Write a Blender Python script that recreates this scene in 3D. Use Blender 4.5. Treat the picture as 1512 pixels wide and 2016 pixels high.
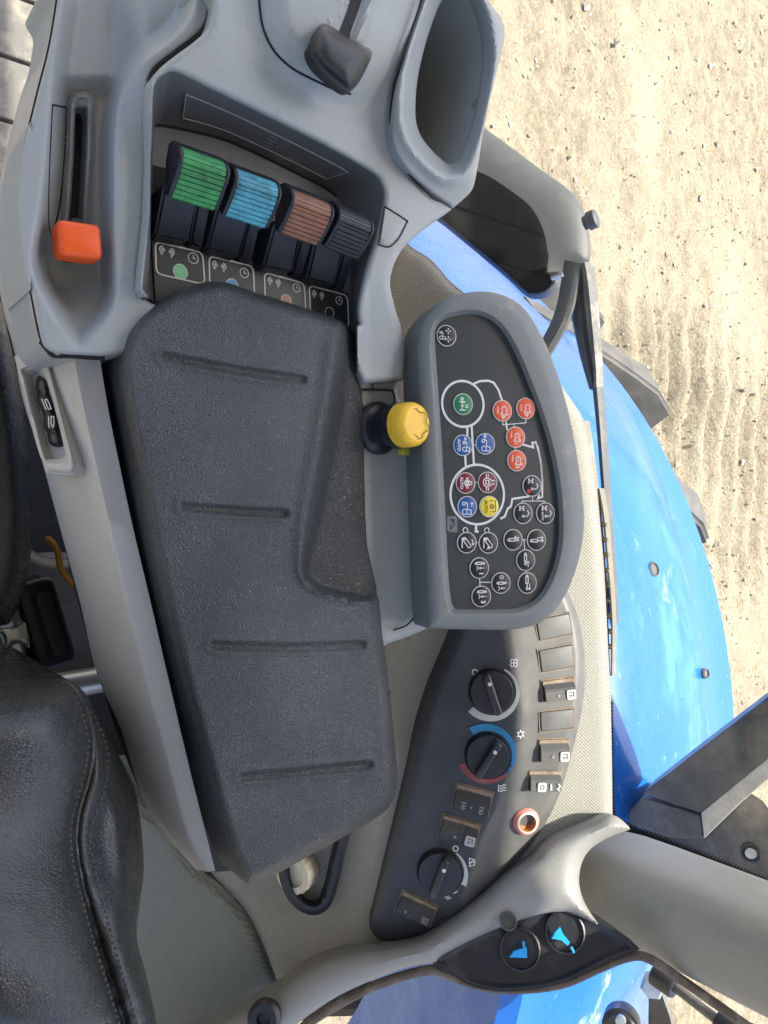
import bpy, bmesh, math, random
import numpy as np
from mathutils import Vector, Matrix, Quaternion
from mathutils.geometry import delaunay_2d_cdt

random.seed(7); rng = np.random.default_rng(7)
S = bpy.context.scene
for o in list(bpy.data.objects): bpy.data.objects.remove(o)

# ------------------------------------------------------------------ camera
Z0 = 2.34                      # height of the arm pad above the yard
PITCH = math.radians(52.0); F = 1514.0; CX, CY = 756.0, 1008.0
CAM = np.array([0.0, 0.0, Z0 + 0.42])
cam = bpy.data.cameras.new('camera'); co = bpy.data.objects.new('camera', cam)
S.collection.objects.link(co); S.camera = co
cam.sensor_fit = 'HORIZONTAL'; cam.sensor_width = 36.0; cam.lens = 36.0 * F / 1512.0
cam.clip_start = 0.02; cam.clip_end = 3000
cp, sp = math.cos(PITCH), math.sin(PITCH)
co.matrix_world = Matrix(((0, -1, 0, CAM[0]), (sp, 0, -cp, CAM[1]), (cp, 0, sp, CAM[2]), (0, 0, 0, 1)))

# ------------------------------------------------------------------ sky, sun, exposure
SUN = Vector((-0.14, 0.31, 0.90)).normalized()
w = bpy.data.worlds.new('World'); S.world = w; w.use_nodes = True
nt = w.node_tree; nt.nodes.clear()
sky = nt.nodes.new('ShaderNodeTexSky'); sky.sky_type = 'NISHITA'; sky.sun_disc = False
sky.sun_elevation = math.asin(SUN.z); sky.sun_rotation = math.atan2(SUN.x, SUN.y)
sky.air_density = 0.8; sky.dust_density = 4.0; sky.ozone_density = 0.6
bg = nt.nodes.new('ShaderNodeBackground'); bg.inputs[1].default_value = 0.15
wo = nt.nodes.new('ShaderNodeOutputWorld')
nt.links.new(sky.outputs[0], bg.inputs[0]); nt.links.new(bg.outputs[0], wo.inputs[0])
sl = bpy.data.lights.new('sun', 'SUN'); sl.energy = 4.0; sl.angle = math.radians(0.55); sl.color = (1.0, 0.94, 0.84)
so = bpy.data.objects.new('sun', sl); S.collection.objects.link(so)
so.rotation_mode = 'QUATERNION'; so.rotation_quaternion = SUN.to_track_quat('Z', 'Y'); so.location = (3, 2, 8)
vs = S.view_settings; vs.view_transform = 'Standard'; vs.look = 'None'; vs.gamma = 1.0
vs.use_curve_mapping = False; vs.exposure = 1.62
S.cycles.max_bounces = 8; S.cycles.transparent_max_bounces = 12

# ------------------------------------------------------------------ helpers: projection
def rays(px, py):
    a = (np.asarray(px, float) - CX) / F; b = (np.asarray(py, float) - CY) / F
    return np.stack([b, cp + a * sp, -sp + a * cp], -1)
def U(px, py, p0, n, h=0.0):
    """where the sight line through a photo pixel meets a real plane (p0, n), h metres above it"""
    n = np.asarray(n, float); r = rays(px, py)
    t = (np.dot(np.asarray(p0, float) - CAM, n) + h) / (r @ n)
    return CAM + r * np.asarray(t)[..., None]
UP = np.array([0, 0, 1.0])
def P(px, py, z): return U(px, py, (0, 0, Z0), UP, z)
def PY(px, py, y): return U(px, py, (0, y, 0), (0, 1.0, 0))
def unit(v): v = np.asarray(v, float); return v / np.linalg.norm(v)
def sst(x, a, b):
    t = np.clip((x - a) / (b - a), 0, 1); return t * t * (3 - 2 * t)

def spline(pts, n=8, closed=True):
    """Catmull-Rom through pixel points; a repeated point makes a corner"""
    p = np.array(pts, float); N = len(p); out = []
    idx = range(N) if closed else range(N - 1)
    for i in idx:
        if closed: a, b, c, d = p[i - 1], p[i], p[(i + 1) % N], p[(i + 2) % N]
        else: a, b, c, d = p[max(i - 1, 0)], p[i], p[i + 1], p[min(i + 2, N - 1)]
        if np.allclose(b, c): continue
        for k in range(n):
            t = k / n
            out.append(0.5 * ((2 * b) + (c - a) * t + (2 * a - 5 * b + 4 * c - d) * t * t + (3 * b - a - 3 * c + d) * t ** 3))
    if not closed: out.append(p[-1])
    return np.array(out)
def resample(p, step, closed=True):
    q = np.vstack([p, p[:1]]) if closed else p
    L = np.r_[0, np.cumsum(np.linalg.norm(np.diff(q, axis=0), axis=1))]
    n = max(8 if closed else 2, int(L[-1] / step)); s = np.linspace(0, L[-1], n, endpoint=not closed)
    return np.stack([np.interp(s, L, q[:, k]) for k in range(q.shape[1])], 1)
def inside(poly, x, y):
    x0, y0 = poly[:, 0], poly[:, 1]; x1, y1 = np.roll(x0, -1), np.roll(y0, -1)
    r = np.zeros(np.shape(x), bool)
    for a, b, c, d in zip(x0, y0, x1, y1):
        if b == d: continue
        r ^= ((b > y) != (d > y)) & (x < (c - a) * (y - b) / (d - b) + a)
    return r
def dist_line(line, x, y, closed=True):
    x = np.asarray(x, float); y = np.asarray(y, float); m = np.full(x.shape, 1e9)
    q = np.vstack([line, line[:1]]) if closed else line
    for (a, b), (c, d) in zip(q[:-1], q[1:]):
        dx, dy = c - a, d - b; L = dx * dx + dy * dy + 1e-12
        t = np.clip(((x - a) * dx + (y - b) * dy) / L, 0, 1)
        m = np.minimum(m, (x - a - t * dx) ** 2 + (y - b - t * dy) ** 2)
    return np.sqrt(m)
def offs(L, d):
    tn = np.roll(L, -1, 0) - np.roll(L, 1, 0); tn /= np.linalg.norm(tn, axis=1)[:, None] + 1e-9
    return L + np.stack([-tn[:, 1], tn[:, 0]], 1) * d
def sdist(poly, x, y):
    return np.where(inside(poly, x, y), 1, -1) * dist_line(poly, x, y)

# ------------------------------------------------------------------ helpers: objects
def tag(o, label=None, cat=None, group=None, kind=None):
    if label: o['label'] = label
    if cat: o['category'] = cat
    if group: o['group'] = group
    if kind: o['kind'] = kind
    return o
def link(o, parent):
    S.collection.objects.link(o)
    if parent is not None:
        o.parent = parent
        if parent.type == 'EMPTY': o.matrix_parent_inverse = Matrix.Translation(-parent.location)
    return o
def thing(name, loc, label, cat, group=None):
    o = bpy.data.objects.new(name, None); o.location = Vector(loc); o.empty_display_size = 0.05
    S.collection.objects.link(o); return tag(o, label, cat, group)
def mesh(name, v, f, mat, parent=None, smooth=True, sharp=40):
    m = bpy.data.meshes.new(name); m.from_pydata([tuple(map(float, p)) for p in v], [], f)
    m.validate(); bm = bmesh.new(); bm.from_mesh(m)
    bmesh.ops.recalc_face_normals(bm, faces=bm.faces); bm.to_mesh(m); bm.free()
    if smooth:
        m.shade_smooth(); m.set_sharp_from_angle(angle=math.radians(sharp))
    m.materials.append(mat); o = bpy.data.objects.new(name, m)
    return link(o, parent)

def relief(name, outline, hfun, mat, parent=None, plane=None, holes=(), feats=(), step=8.0, skirt=0.01,
           rings=(2, 4, 7, 11, 16, 22), bottom=True, smooth=True, sharp=40, flip=None, hole_skirt=None):
    """moulded sheet: outline traced on a real plane, height hfun(px,py,sd) along its normal, sides and underside closed"""
    p0, n = plane if plane else ((0, 0, Z0), UP); n = unit(n)
    out = resample(np.array(outline, float), step * 0.8)
    hol = [resample(np.array(h, float), step * 0.6) for h in holes]
    vs_, ed = [], []
    def addloop(L, closed=True):
        i0 = len(vs_); vs_.extend(map(tuple, L)); k = len(L)
        for i in range(k if closed else k - 1): ed.append((i0 + i, i0 + (i + 1) % k))
        return list(range(i0, i0 + k))
    lo = addloop(out); lh = [addloop(h) for h in hol]
    def allsd(x, y):
        d = sdist(out, x, y)
        for h in hol: d = np.minimum(d, -sdist(h, x, y))
        return d
    for L in [out] + hol:
        tn = np.roll(L, -1, 0) - np.roll(L, 1, 0); tn /= np.linalg.norm(tn, axis=1)[:, None] + 1e-9
        nr = np.stack([-tn[:, 1], tn[:, 0]], 1)
        for r in rings:
            for sgn in (1, -1):
                q = L + nr * r * sgn; d = allsd(q[:, 0], q[:, 1]); vs_.extend(map(tuple, q[d > r * 0.93]))
    for fl in feats:
        q = np.array(fl, float); d = allsd(q[:, 0], q[:, 1]); vs_.extend(map(tuple, q[d > 1.5]))
    x0, y0 = out.min(0); x1, y1 = out.max(0)
    gx, gy = np.meshgrid(np.arange(x0, x1, step), np.arange(y0, y1, step)); gx = gx + (np.arange(gx.shape[0]) % 2)[:, None] * step * .5
    gx, gy = gx.ravel(), gy.ravel(); d = allsd(gx, gy); k = d > max(rings[-1] if rings else 0, step) * 0.9
    vs_.extend(zip(gx[k], gy[k]))
    V2, E2, F2, ov, oe, of = delaunay_2d_cdt([Vector(v) for v in vs_], ed, [], 0, 0.05)
    XY = np.array([tuple(v) for v in V2]); T = np.array(F2)
    c = XY[T].mean(1); keep = inside(out, c[:, 0], c[:, 1])
    for h in hol: keep &= ~inside(h, c[:, 0], c[:, 1])
    T = T[keep]
    sd = np.maximum(allsd(XY[:, 0], XY[:, 1]), 0)
    W = U(XY[:, 0], XY[:, 1], p0, n, hfun(XY[:, 0], XY[:, 1], sd))
    mp = {}
    for new, olds in enumerate(ov):
        for o_ in olds: mp[o_] = new
    V = list(W); Fs = [tuple(t) for t in T]
    def wall(loop, vec):
        i0 = len(V); m = [mp[i] for i in loop]; V.extend(W[i] + vec for i in m); k = len(m)
        for i in range(k): Fs.append((m[i], m[(i + 1) % k], i0 + (i + 1) % k, i0 + i))
        return list(range(i0, i0 + k))
    if skirt:
        b = wall(lo, -n * skirt)
        if bottom and not hol: Fs.append(tuple(b))
        for L in lh: wall(L, -n * (hole_skirt if hole_skirt else skirt))
    return mesh(name, V, Fs, mat, parent, smooth, sharp)

def loft(name, rings, mat, parent=None, closed=True, caps=(False, False), sharp=40):
    k = len(rings[0]); V = [p for r in rings for p in r]; Fs = []
    for i in range(len(rings) - 1):
        for j in range(k if closed else k - 1):
            a = i * k + j; b = i * k + (j + 1) % k; Fs.append((a, b, b + k, a + k))
    if caps[0]: Fs.append(tuple(range(k)))
    if caps[1]: Fs.append(tuple(range((len(rings) - 1) * k, len(rings) * k)))
    return mesh(name, V, Fs, mat, parent, True, sharp)

class Frame:
    def __init__(s, o, ex, ey): s.o = np.asarray(o, float); s.ex = unit(ex); s.n = unit(np.cross(s.ex, unit(ey))); s.ey = np.cross(s.n, s.ex)
    def pt(s, x, y, h=0): return s.o + s.ex * x + s.ey * y + s.n * h
    def loc(s, p): d = np.asarray(p) - s.o; return np.array([d @ s.ex, d @ s.ey])
    def at(s, o): return Frame(o, s.ex, s.ey)

class MB:
    """collects shapes of ONE part"""
    def __init__(s): s.v = []; s.f = []
    def add(s, v, f): k = len(s.v); s.v += list(v); s.f += [tuple(i + k for i in q) for q in f]
    def box(s, fr, x0, x1, y0, y1, h0, h1):
        s.add([fr.pt(x, y, h) for h in (h0, h1) for y in (y0, y1) for x in (x0, x1)],
              [(0, 2, 3, 1), (4, 5, 7, 6), (0, 1, 5, 4), (2, 6, 7, 3), (0, 4, 6, 2), (1, 3, 7, 5)])
    def rbox(s, fr, x0, x1, y0, y1, h0, h1, r, bev=0.0, seg=5):
        """rounded plate: corner radius r, top edge rolled by bev"""
        def ring(ins, h):
            q = []; rr = max(r - ins, 1e-5)
            for (cx, cy, a0) in ((x1 - r, y1 - r, 0), (x0 + r, y1 - r, 90), (x0 + r, y0 + r, 180), (x1 - r, y0 + r, 270)):
                for i in range(seg + 1):
                    a = math.radians(a0 + 90 * i / seg); q.append(fr.pt(cx + rr * math.cos(a), cy + rr * math.sin(a), h))
            return q
        R = [ring(0, h0)] + ([ring(bev * (1 - math.cos(a)), h1 - bev * (1 - math.sin(a))) for a in (0, .5, 1.0, 1.57)] if bev else [ring(0, h1)])
        k = len(R[0]); V = [p for q in R for p in q]; Fc = []
        for i in range(len(R) - 1):
            for j in range(k): Fc.append((i * k + j, i * k + (j + 1) % k, (i + 1) * k + (j + 1) % k, (i + 1) * k + j))
        Fc += [tuple(range(k))[::-1], tuple(range((len(R) - 1) * k, len(R) * k))]; s.add(V, Fc)
    def lathe(s, o, axis, prof, seg=40, cap0=True, cap1=True):
        ax = unit(axis); t = unit(np.cross(ax, (0.31, 0.2, 0.9) if abs(ax[2]) < .9 else (1, 0.1, 0))); u = np.cross(ax, t); o = np.asarray(o, float)
        V = [o + ax * h + (t * math.cos(2 * math.pi * i / seg) + u * math.sin(2 * math.pi * i / seg)) * r for r, h in prof for i in range(seg)]
        Fc = []; k = len(prof)
        for j in range(k - 1):
            for i in range(seg): Fc.append((j * seg + i, j * seg + (i + 1) % seg, (j + 1) * seg + (i + 1) % seg, (j + 1) * seg + i))
        if cap0: Fc.append(tuple(range(seg))[::-1])
        if cap1: Fc.append(tuple(range((k - 1) * seg, k * seg)))
        s.add(V, Fc)
    def tube(s, pts, r, seg=10, flat=None):
        pts = [np.asarray(p, float) for p in pts]; R = r if hasattr(r, '__len__') else [r] * len(pts); V = []; prev = None
        for i, p in enumerate(pts):
            d = unit(pts[min(i + 1, len(pts) - 1)] - pts[max(i - 1, 0)])
            if prev is None: prev = unit(np.cross(d, (0, 0, 1) if abs(d[2]) < .9 else (1, 0, 0)))
            t = unit(prev - d * (prev @ d)); prev = t; u = np.cross(d, t)
            for j in range(seg):
                a = 2 * math.pi * j / seg; V.append(p + (t * math.cos(a) + u * math.sin(a)) * R[i])
        Fc = [(i * seg + j, i * seg + (j + 1) % seg, (i + 1) * seg + (j + 1) % seg, (i + 1) * seg + j) for i in range(len(pts) - 1) for j in range(seg)]
        Fc += [tuple(range(seg))[::-1], tuple(range((len(pts) - 1) * seg, len(pts) * seg))]; s.add(V, Fc)
    def stroke(s, fr, pts, wd, h=0.0, th=0.00025, closed=False):
        """printed line: flat ribbon with mitred joints on a plane frame"""
        p = np.array(pts, float)
        if closed: p = np.vstack([p, p[:1]])
        n = len(p); L, Rr = [], []
        for i in range(n):
            a = p[i] - p[i - 1] if i > 0 else (p[0] - p[-2] if closed else p[1] - p[0])
            b = p[i + 1] - p[i] if i < n - 1 else (p[1] - p[0] if closed else p[-1] - p[-2])
            a = a / (np.linalg.norm(a) + 1e-12); b = b / (np.linalg.norm(b) + 1e-12); t = a + b; t = t / (np.linalg.norm(t) + 1e-9)
            nn = np.array([-t[1], t[0]]); m = nn / max(0.45, float(nn @ np.array([-a[1], a[0]]))) * wd / 2
            L.append(p[i] + m); Rr.append(p[i] - m)
        V = [fr.pt(*q, h + th) for q in L] + [fr.pt(*q, h + th) for q in Rr] + [fr.pt(*q, h) for q in L] + [fr.pt(*q, h) for q in Rr]
        Fc = []
        for i in range(n - 1): Fc += [(i, n + i, n + i + 1, i + 1), (i, i + 1, 2 * n + i + 1, 2 * n + i), (n + i, 3 * n + i, 3 * n + i + 1, n + i + 1)]
        s.add(V, Fc)
    def poly(s, fr, pts, h=0.0, th=0.00025):
        k = len(pts); V = [fr.pt(*q, h + th) for q in pts] + [fr.pt(*q, h) for q in pts]
        s.add(V, [tuple(range(k))] + [(i, (i + 1) % k, k + (i + 1) % k, k + i) for i in range(k)])
    def disc(s, fr, x, y, r, h=0.0, th=0.00025, seg=40): s.poly(fr, [(x + r * math.cos(2 * math.pi * i / seg), y + r * math.sin(2 * math.pi * i / seg)) for i in range(seg)], h, th)
    def arc(s, fr, x, y, r, a0, a1, wd, h=0.0, seg=28, th=0.00025):
        full = abs(a1 - a0) >= 359.9
        pts = [(x + r * math.cos(math.radians(a0 + (a1 - a0) * i / seg)), y + r * math.sin(math.radians(a0 + (a1 - a0) * i / seg))) for i in range(seg if full else seg + 1)]
        s.stroke(fr, pts, wd, h, th, full)
    def text(s, fr, txt, size, x=0, y=0, h=0.0, bold=0.0, squeeze=1.0):
        cu = bpy.data.curves.new('t', 'FONT'); cu.body = txt; cu.size = size; cu.align_x = 'CENTER'; cu.align_y = 'CENTER'; cu.offset = bold * size; cu.resolution_u = 3
        ob = bpy.data.objects.new('t', cu); S.collection.objects.link(ob); dg = bpy.context.evaluated_depsgraph_get()
        m = ob.evaluated_get(dg).to_mesh(); V = [fr.pt(x + v.co.x * squeeze, y + v.co.y, h + 0.00025) for v in m.vertices]; Fc = [tuple(p.vertices) for p in m.polygons]
        s.add(V, Fc); ob.evaluated_get(dg).to_mesh_clear(); bpy.data.objects.remove(ob); bpy.data.curves.remove(cu)
    def build(s, name, mat, parent=None, smooth=True, sharp=35): return mesh(name, s.v, s.f, mat, parent, smooth, sharp)

# ------------------------------------------------------------------ materials
def mat(name, col, rough=0.5, metal=0.0, grain=0.0, gscale=900, mott=0.06, mscale=14, dust=0.0, dcol=(0.42, 0.36, 0.27), dscale=25, coat=0.0, spec=0.5, emis=None, scuff=0.0, grime=0.0):
    m = bpy.data.materials.new(name); m.use_nodes = True; t = m.node_tree; N = t.nodes; Lk = t.links
    b = N['Principled BSDF']; b.inputs['Roughness'].default_value = rough; b.inputs['Metallic'].default_value = metal
    b.inputs['Specular IOR Level'].default_value = spec; b.inputs['Coat Weight'].default_value = coat; b.inputs['Coat Roughness'].default_value = 0.08
    tc = N.new('ShaderNodeTexCoord')
    def noise(sc, det=4, rg=.6):
        n = N.new('ShaderNodeTexNoise'); n.inputs['Scale'].default_value = sc; n.inputs['Detail'].default_value = det; n.inputs['Roughness'].default_value = rg
        Lk.new(tc.outputs['Object'], n.inputs['Vector']); return n
    def mixc(fac, a, bb, mode='MIX'):
        x = N.new('ShaderNodeMix'); x.data_type = 'RGBA'; x.blend_type = mode
        for sock, val in ((x.inputs[0], fac), (x.inputs[6], a), (x.inputs[7], bb)):
            if hasattr(val, 'links'): Lk.new(val, sock)
            elif isinstance(val, (int, float)): sock.default_value = val
            else: sock.default_value = (*val, 1)
        return x.outputs[2]
    def ramp(src, a, bv):
        r = N.new('ShaderNodeMapRange'); r.inputs[1].default_value = a; r.inputs[2].default_value = bv; Lk.new(src, r.inputs[0]); return r.outputs[0]
    m_ = noise(mscale); c = mixc(ramp(m_.outputs[0], .3, .7), [x * (1 - mott) for x in col], [min(1, x * (1 + mott)) for x in col])
    fn_ = noise(330, 5, .7); c = mixc(ramp(fn_.outputs[0], .3, .7), c, [min(1, x * (1 + mott * 1.6)) for x in col])
    if grime:
        g1 = noise(7, 6, .6); g2 = noise(160, 8, .75); ga = ramp(g1.outputs[0], .42, .68); gb = ramp(g2.outputs[0], .56, .70); gm = N.new('ShaderNodeMath'); gm.operation = 'MULTIPLY'; Lk.new(ga, gm.inputs[0]); Lk.new(gb, gm.inputs[1])
        gs = N.new('ShaderNodeMath'); gs.operation = 'MULTIPLY'; Lk.new(gm.outputs[0], gs.inputs[0]); gs.inputs[1].default_value = grime; c = mixc(gs.outputs[0], c, [x * .45 for x in col])
    if dust:
        d = noise(dscale, 8, .7); c = mixc(ramp(d.outputs[0], .62 - dust * .5, .95 - dust * .4), c, dcol)
    Lk.new(c, b.inputs['Base Color'])
    if scuff:
        d2 = noise(60, 8, .75); r = ramp(d2.outputs[0], .35, .75); mm = N.new('ShaderNodeMath'); mm.operation = 'MULTIPLY_ADD'; Lk.new(r, mm.inputs[0]); mm.inputs[1].default_value = scuff; mm.inputs[2].default_value = rough - scuff * .4
        Lk.new(mm.outputs[0], b.inputs['Roughness'])
    if grain:
        g = noise(gscale, 3, .6); bp = N.new('ShaderNodeBump'); bp.inputs['Strength'].default_value = grain; bp.inputs['Distance'].default_value = 0.0006
        Lk.new(g.outputs[0], bp.inputs['Height']); Lk.new(bp.outputs[0], b.inputs['Normal'])
    m['h'] = 1
    return m
def nodes(m): return m.node_tree.nodes, m.node_tree.links, m.node_tree.nodes['Principled BSDF']

GREY = mat('grey_plastic', (0.325, 0.346, 0.338), .40, grime=.55, grain=.3, gscale=1500, mott=.05, mscale=9, dust=.10, scuff=.15)
GREYW = mat('grey_plastic_warm', (0.42, 0.405, 0.365), .5, grime=.55, grain=.2, gscale=1400, mott=.07, mscale=10, dust=.22, dcol=(.38, .35, .29), scuff=.12)
TRIMG = mat('trim_grey', (0.225, 0.223, 0.205), .5, grime=.55, grain=.2, gscale=1400, mott=.06, mscale=10, dust=.15, dcol=(.33, .30, .24), scuff=.12)
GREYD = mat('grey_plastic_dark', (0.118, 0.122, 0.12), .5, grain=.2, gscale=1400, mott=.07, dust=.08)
FRAMEG = mat('panel_frame_grey', (0.160, 0.172, 0.166), .5, grime=.55, grain=.4, gscale=1300, mott=.06, mscale=20, dust=.08, scuff=.1)
FACE = mat('panel_face_slate', (0.023, 0.031, 0.035), .40, grain=.08, gscale=2200, mott=.10, mscale=16)
BLACKP = mat('black_plastic', (0.012, 0.013, 0.017), .38, grain=.15, gscale=1500, mott=.3, dust=.12, dcol=(.08, .075, .07), scuff=.2)
BLACKM = mat('black_matte', (0.010, 0.010, 0.011), .7, dust=.08, dcol=(.06, .055, .05))
SEAM = mat('seam_dark', (0.012, 0.010, 0.009), .8)
WHITE = mat('print_white', (0.62, 0.63, 0.60), .5, mott=.08, mscale=200)
WHITED = mat('print_dim', (0.30, 0.31, 0.30), .6, mott=.1, mscale=200)
def ink(n, c, d=.06): return mat(n, c, .4, mott=.07, mscale=120, dust=d)
ORANGE_B = ink('ink_orange', (0.66, 0.085, 0.025)); GREEN_B = ink('ink_green', (0.0, 0.17, 0.062)); BLUE_B = ink('ink_blue', (0.008, 0.075, 0.28))
CRIM_B = ink('ink_crimson', (0.16, 0.006, 0.022)); YEL_B = ink('ink_yellow', (0.78, 0.60, 0.02)); BLK_B = ink('ink_black', (0.008, 0.009, 0.014)); GREY_B = ink('ink_grey', (.12, .13, .14))
RED_D = ink('ink_red', (.6, .01, .02)); GRN_D = ink('ink_dkgreen', (.0, .10, .05))
ORANGE = mat('orange_plastic', (0.90, 0.105, 0.012), .36, grain=.06, mott=.04)
YELLOW = mat('yellow_plastic', (0.86, 0.50, 0.03), .40, grain=.1, mott=.05, dust=.10, dcol=(.30, .17, .02), dscale=40)
LGREEN = mat('lever_green', (0.055, 0.34, 0.10), .48, grain=.2, mott=.12, mscale=60, dust=.46, dcol=(.008, .025, .010), dscale=45)
LBLUE = mat('lever_blue', (0.085, 0.36, 0.46), .48, grain=.2, mott=.12, mscale=60, dust=.36, dcol=(.02, .06, .075), dscale=75)
LBROWN = mat('lever_brown', (0.26, 0.115, 0.065), .48, grain=.2, mott=.12, mscale=60, dust=.34, dcol=(.07, .032, .02), dscale=75)
LBLACK = mat('lever_black', (0.020, 0.022, 0.027), .45, grain=.2, mott=.2, mscale=60, dust=.15, dcol=(.08, .08, .08), dscale=75)
DOTG = ink('dot_green', (.22, .58, .33)); DOTB = ink('dot_blue', (.07, .27, .56)); DOTN = ink('dot_brown', (.33, .17, .11))
BLUEP = mat('blue_paint', (0.002, 0.088, 0.37), .30, mott=.12, mscale=3, dust=.12, dcol=(.008, .125, .42), dscale=5, coat=.45, scuff=.15)
def weather(m):
    # dust smears and pale scuffs lying along the fender, heavier towards its rear
    N, L, b = nodes(m); tc = [n for n in N if n.type == 'TEX_COORD'][0]; src = b.inputs['Base Color'].links[0].from_socket
    def smear(scale, sc, lo, hi, col, src):
        mp = N.new('ShaderNodeMapping'); mp.inputs['Scale'].default_value = sc; mp.inputs['Rotation'].default_value = (0, 0, .12); L.new(tc.outputs['Object'], mp.inputs[0])
        n = N.new('ShaderNodeTexNoise'); n.inputs['Scale'].default_value = scale; n.inputs['Detail'].default_value = 9; n.inputs['Roughness'].default_value = .72; L.new(mp.outputs[0], n.inputs['Vector'])
        r = N.new('ShaderNodeMapRange'); r.inputs[1].default_value = lo; r.inputs[2].default_value = hi; r.inputs[4].default_value = .85; L.new(n.outputs[0], r.inputs[0])
        sx = N.new('ShaderNodeSeparateXYZ'); L.new(tc.outputs['Object'], sx.inputs[0]); rx = N.new('ShaderNodeMapRange'); rx.inputs[1].default_value = -.25; rx.inputs[2].default_value = .35; rx.inputs[3].default_value = .12; L.new(sx.outputs[0], rx.inputs[0])
        mu = N.new('ShaderNodeMath'); mu.operation = 'MULTIPLY'; L.new(r.outputs[0], mu.inputs[0]); L.new(rx.outputs[0], mu.inputs[1])
        mx = N.new('ShaderNodeMix'); mx.data_type = 'RGBA'; L.new(mu.outputs[0], mx.inputs[0]); L.new(src, mx.inputs[6]); mx.inputs[7].default_value = (*col, 1); return mx.outputs[2]
    c = smear(6, (.5, 1.6, 1), .52, .72, (.10, .28, .55), src); c = smear(11, (.55, 1, 1), .60, .70, (.42, .45, .47), c); c = smear(60, (.35, 1, 1), .63, .72, (.40, .44, .50), c)
    L.new(c, b.inputs['Base Color'])
weather(BLUEP)
RUBBER = mat('tyre_rubber', (0.062, 0.063, 0.061), .8, grain=.8, gscale=180, mott=.2, dust=.30, dcol=(.15, .132, .105), dscale=14)
SILVER = mat('zinc_metal', (0.42, 0.43, 0.42), .38, metal=.75, grain=.2, gscale=500, mott=.2, mscale=40, dust=.2)
CHROME = mat('chrome', (0.62, 0.64, 0.68), .16, metal=1.0, mott=.1, mscale=80)
DKMET = mat('dark_metal', (0.055, 0.055, 0.053), .42, grain=.3, gscale=350, mott=.25, mscale=25, dust=.34, dcol=(.2, .18, .15), dscale=22)
HOUSG = mat('housing_grey', (0.050, 0.054, 0.054), .6, grain=.4, gscale=700, mott=.12, mscale=18, dust=.16, dcol=(.12, .11, .09))
CREAM = mat('cream_plastic', (0.58, 0.54, 0.42), .5, mott=.08, dust=.1)
BEIGE = mat('beige_trim', (0.15, 0.138, 0.105), .6, mott=.12, mscale=30, dust=.2)
WIREY = mat('wire_yellow', (0.55, 0.30, 0.05), .45)
REDP = mat('faded_red', (0.50, 0.16, 0.14), .55, mott=.15, dust=.2); COPPER = mat('rusty_copper', (0.42, 0.17, 0.05), .5, metal=.5, mott=.4, mscale=120)
PATCHW = mat('icon_white', (.40, .41, .385), .5, mott=.12, mscale=150, dust=.15)
SCALEW = mat('scale_white', (0.50, 0.52, 0.47), .5, mott=.06); SCALEB = mat('scale_blue', (0.02, 0.22, 0.46), .45, dust=.05); SCALER = mat('scale_red', (0.26, 0.055, 0.055), .5, dust=.05)
CYAN_GLINT = mat('cyan_glint', (0.015, 0.35, 0.80), .25, coat=.4)
KNOBB = mat('knob_black', (0.018, 0.019, 0.022), .34, grain=.1, mott=.3, dust=.16, dcol=(.10, .085, .07), dscale=60, scuff=.2)
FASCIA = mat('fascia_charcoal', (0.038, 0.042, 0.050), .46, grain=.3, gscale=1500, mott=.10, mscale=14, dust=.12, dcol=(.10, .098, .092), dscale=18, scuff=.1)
DUSTY = mat('dusty_rim', (0.17, 0.125, 0.085), .8, mott=.35, mscale=160, dust=.2)

def sunlit_dust(m, lo, hi, col, amt):  # pale dust on up-facing faces, also painting in the brightness of the sun patch
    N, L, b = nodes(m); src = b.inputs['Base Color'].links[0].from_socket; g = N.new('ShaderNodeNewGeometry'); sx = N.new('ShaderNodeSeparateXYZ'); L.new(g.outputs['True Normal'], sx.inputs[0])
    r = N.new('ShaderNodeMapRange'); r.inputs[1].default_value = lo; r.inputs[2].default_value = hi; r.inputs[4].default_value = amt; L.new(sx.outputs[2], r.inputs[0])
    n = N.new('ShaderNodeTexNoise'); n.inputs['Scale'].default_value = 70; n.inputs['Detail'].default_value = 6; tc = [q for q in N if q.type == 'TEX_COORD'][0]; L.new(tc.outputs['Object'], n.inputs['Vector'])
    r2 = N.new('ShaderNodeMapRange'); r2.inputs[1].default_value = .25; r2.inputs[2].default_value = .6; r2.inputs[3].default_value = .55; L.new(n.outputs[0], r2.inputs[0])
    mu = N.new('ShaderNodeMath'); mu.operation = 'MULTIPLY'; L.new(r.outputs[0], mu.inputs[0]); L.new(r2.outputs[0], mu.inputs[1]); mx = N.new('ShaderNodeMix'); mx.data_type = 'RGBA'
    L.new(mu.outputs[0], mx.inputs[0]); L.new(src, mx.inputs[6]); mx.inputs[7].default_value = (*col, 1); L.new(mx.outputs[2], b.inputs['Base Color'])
sunlit_dust(FASCIA, .76, .86, (.13, .127, .112), .8)
ROCKD = mat('rocker_dusty', (0.022, 0.023, 0.025), .45, grain=.15, mott=.2, dust=.2, dcol=(.09, .085, .075), dscale=40); sunlit_dust(ROCKD, .70, .9, (.11, .107, .095), .6)

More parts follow.
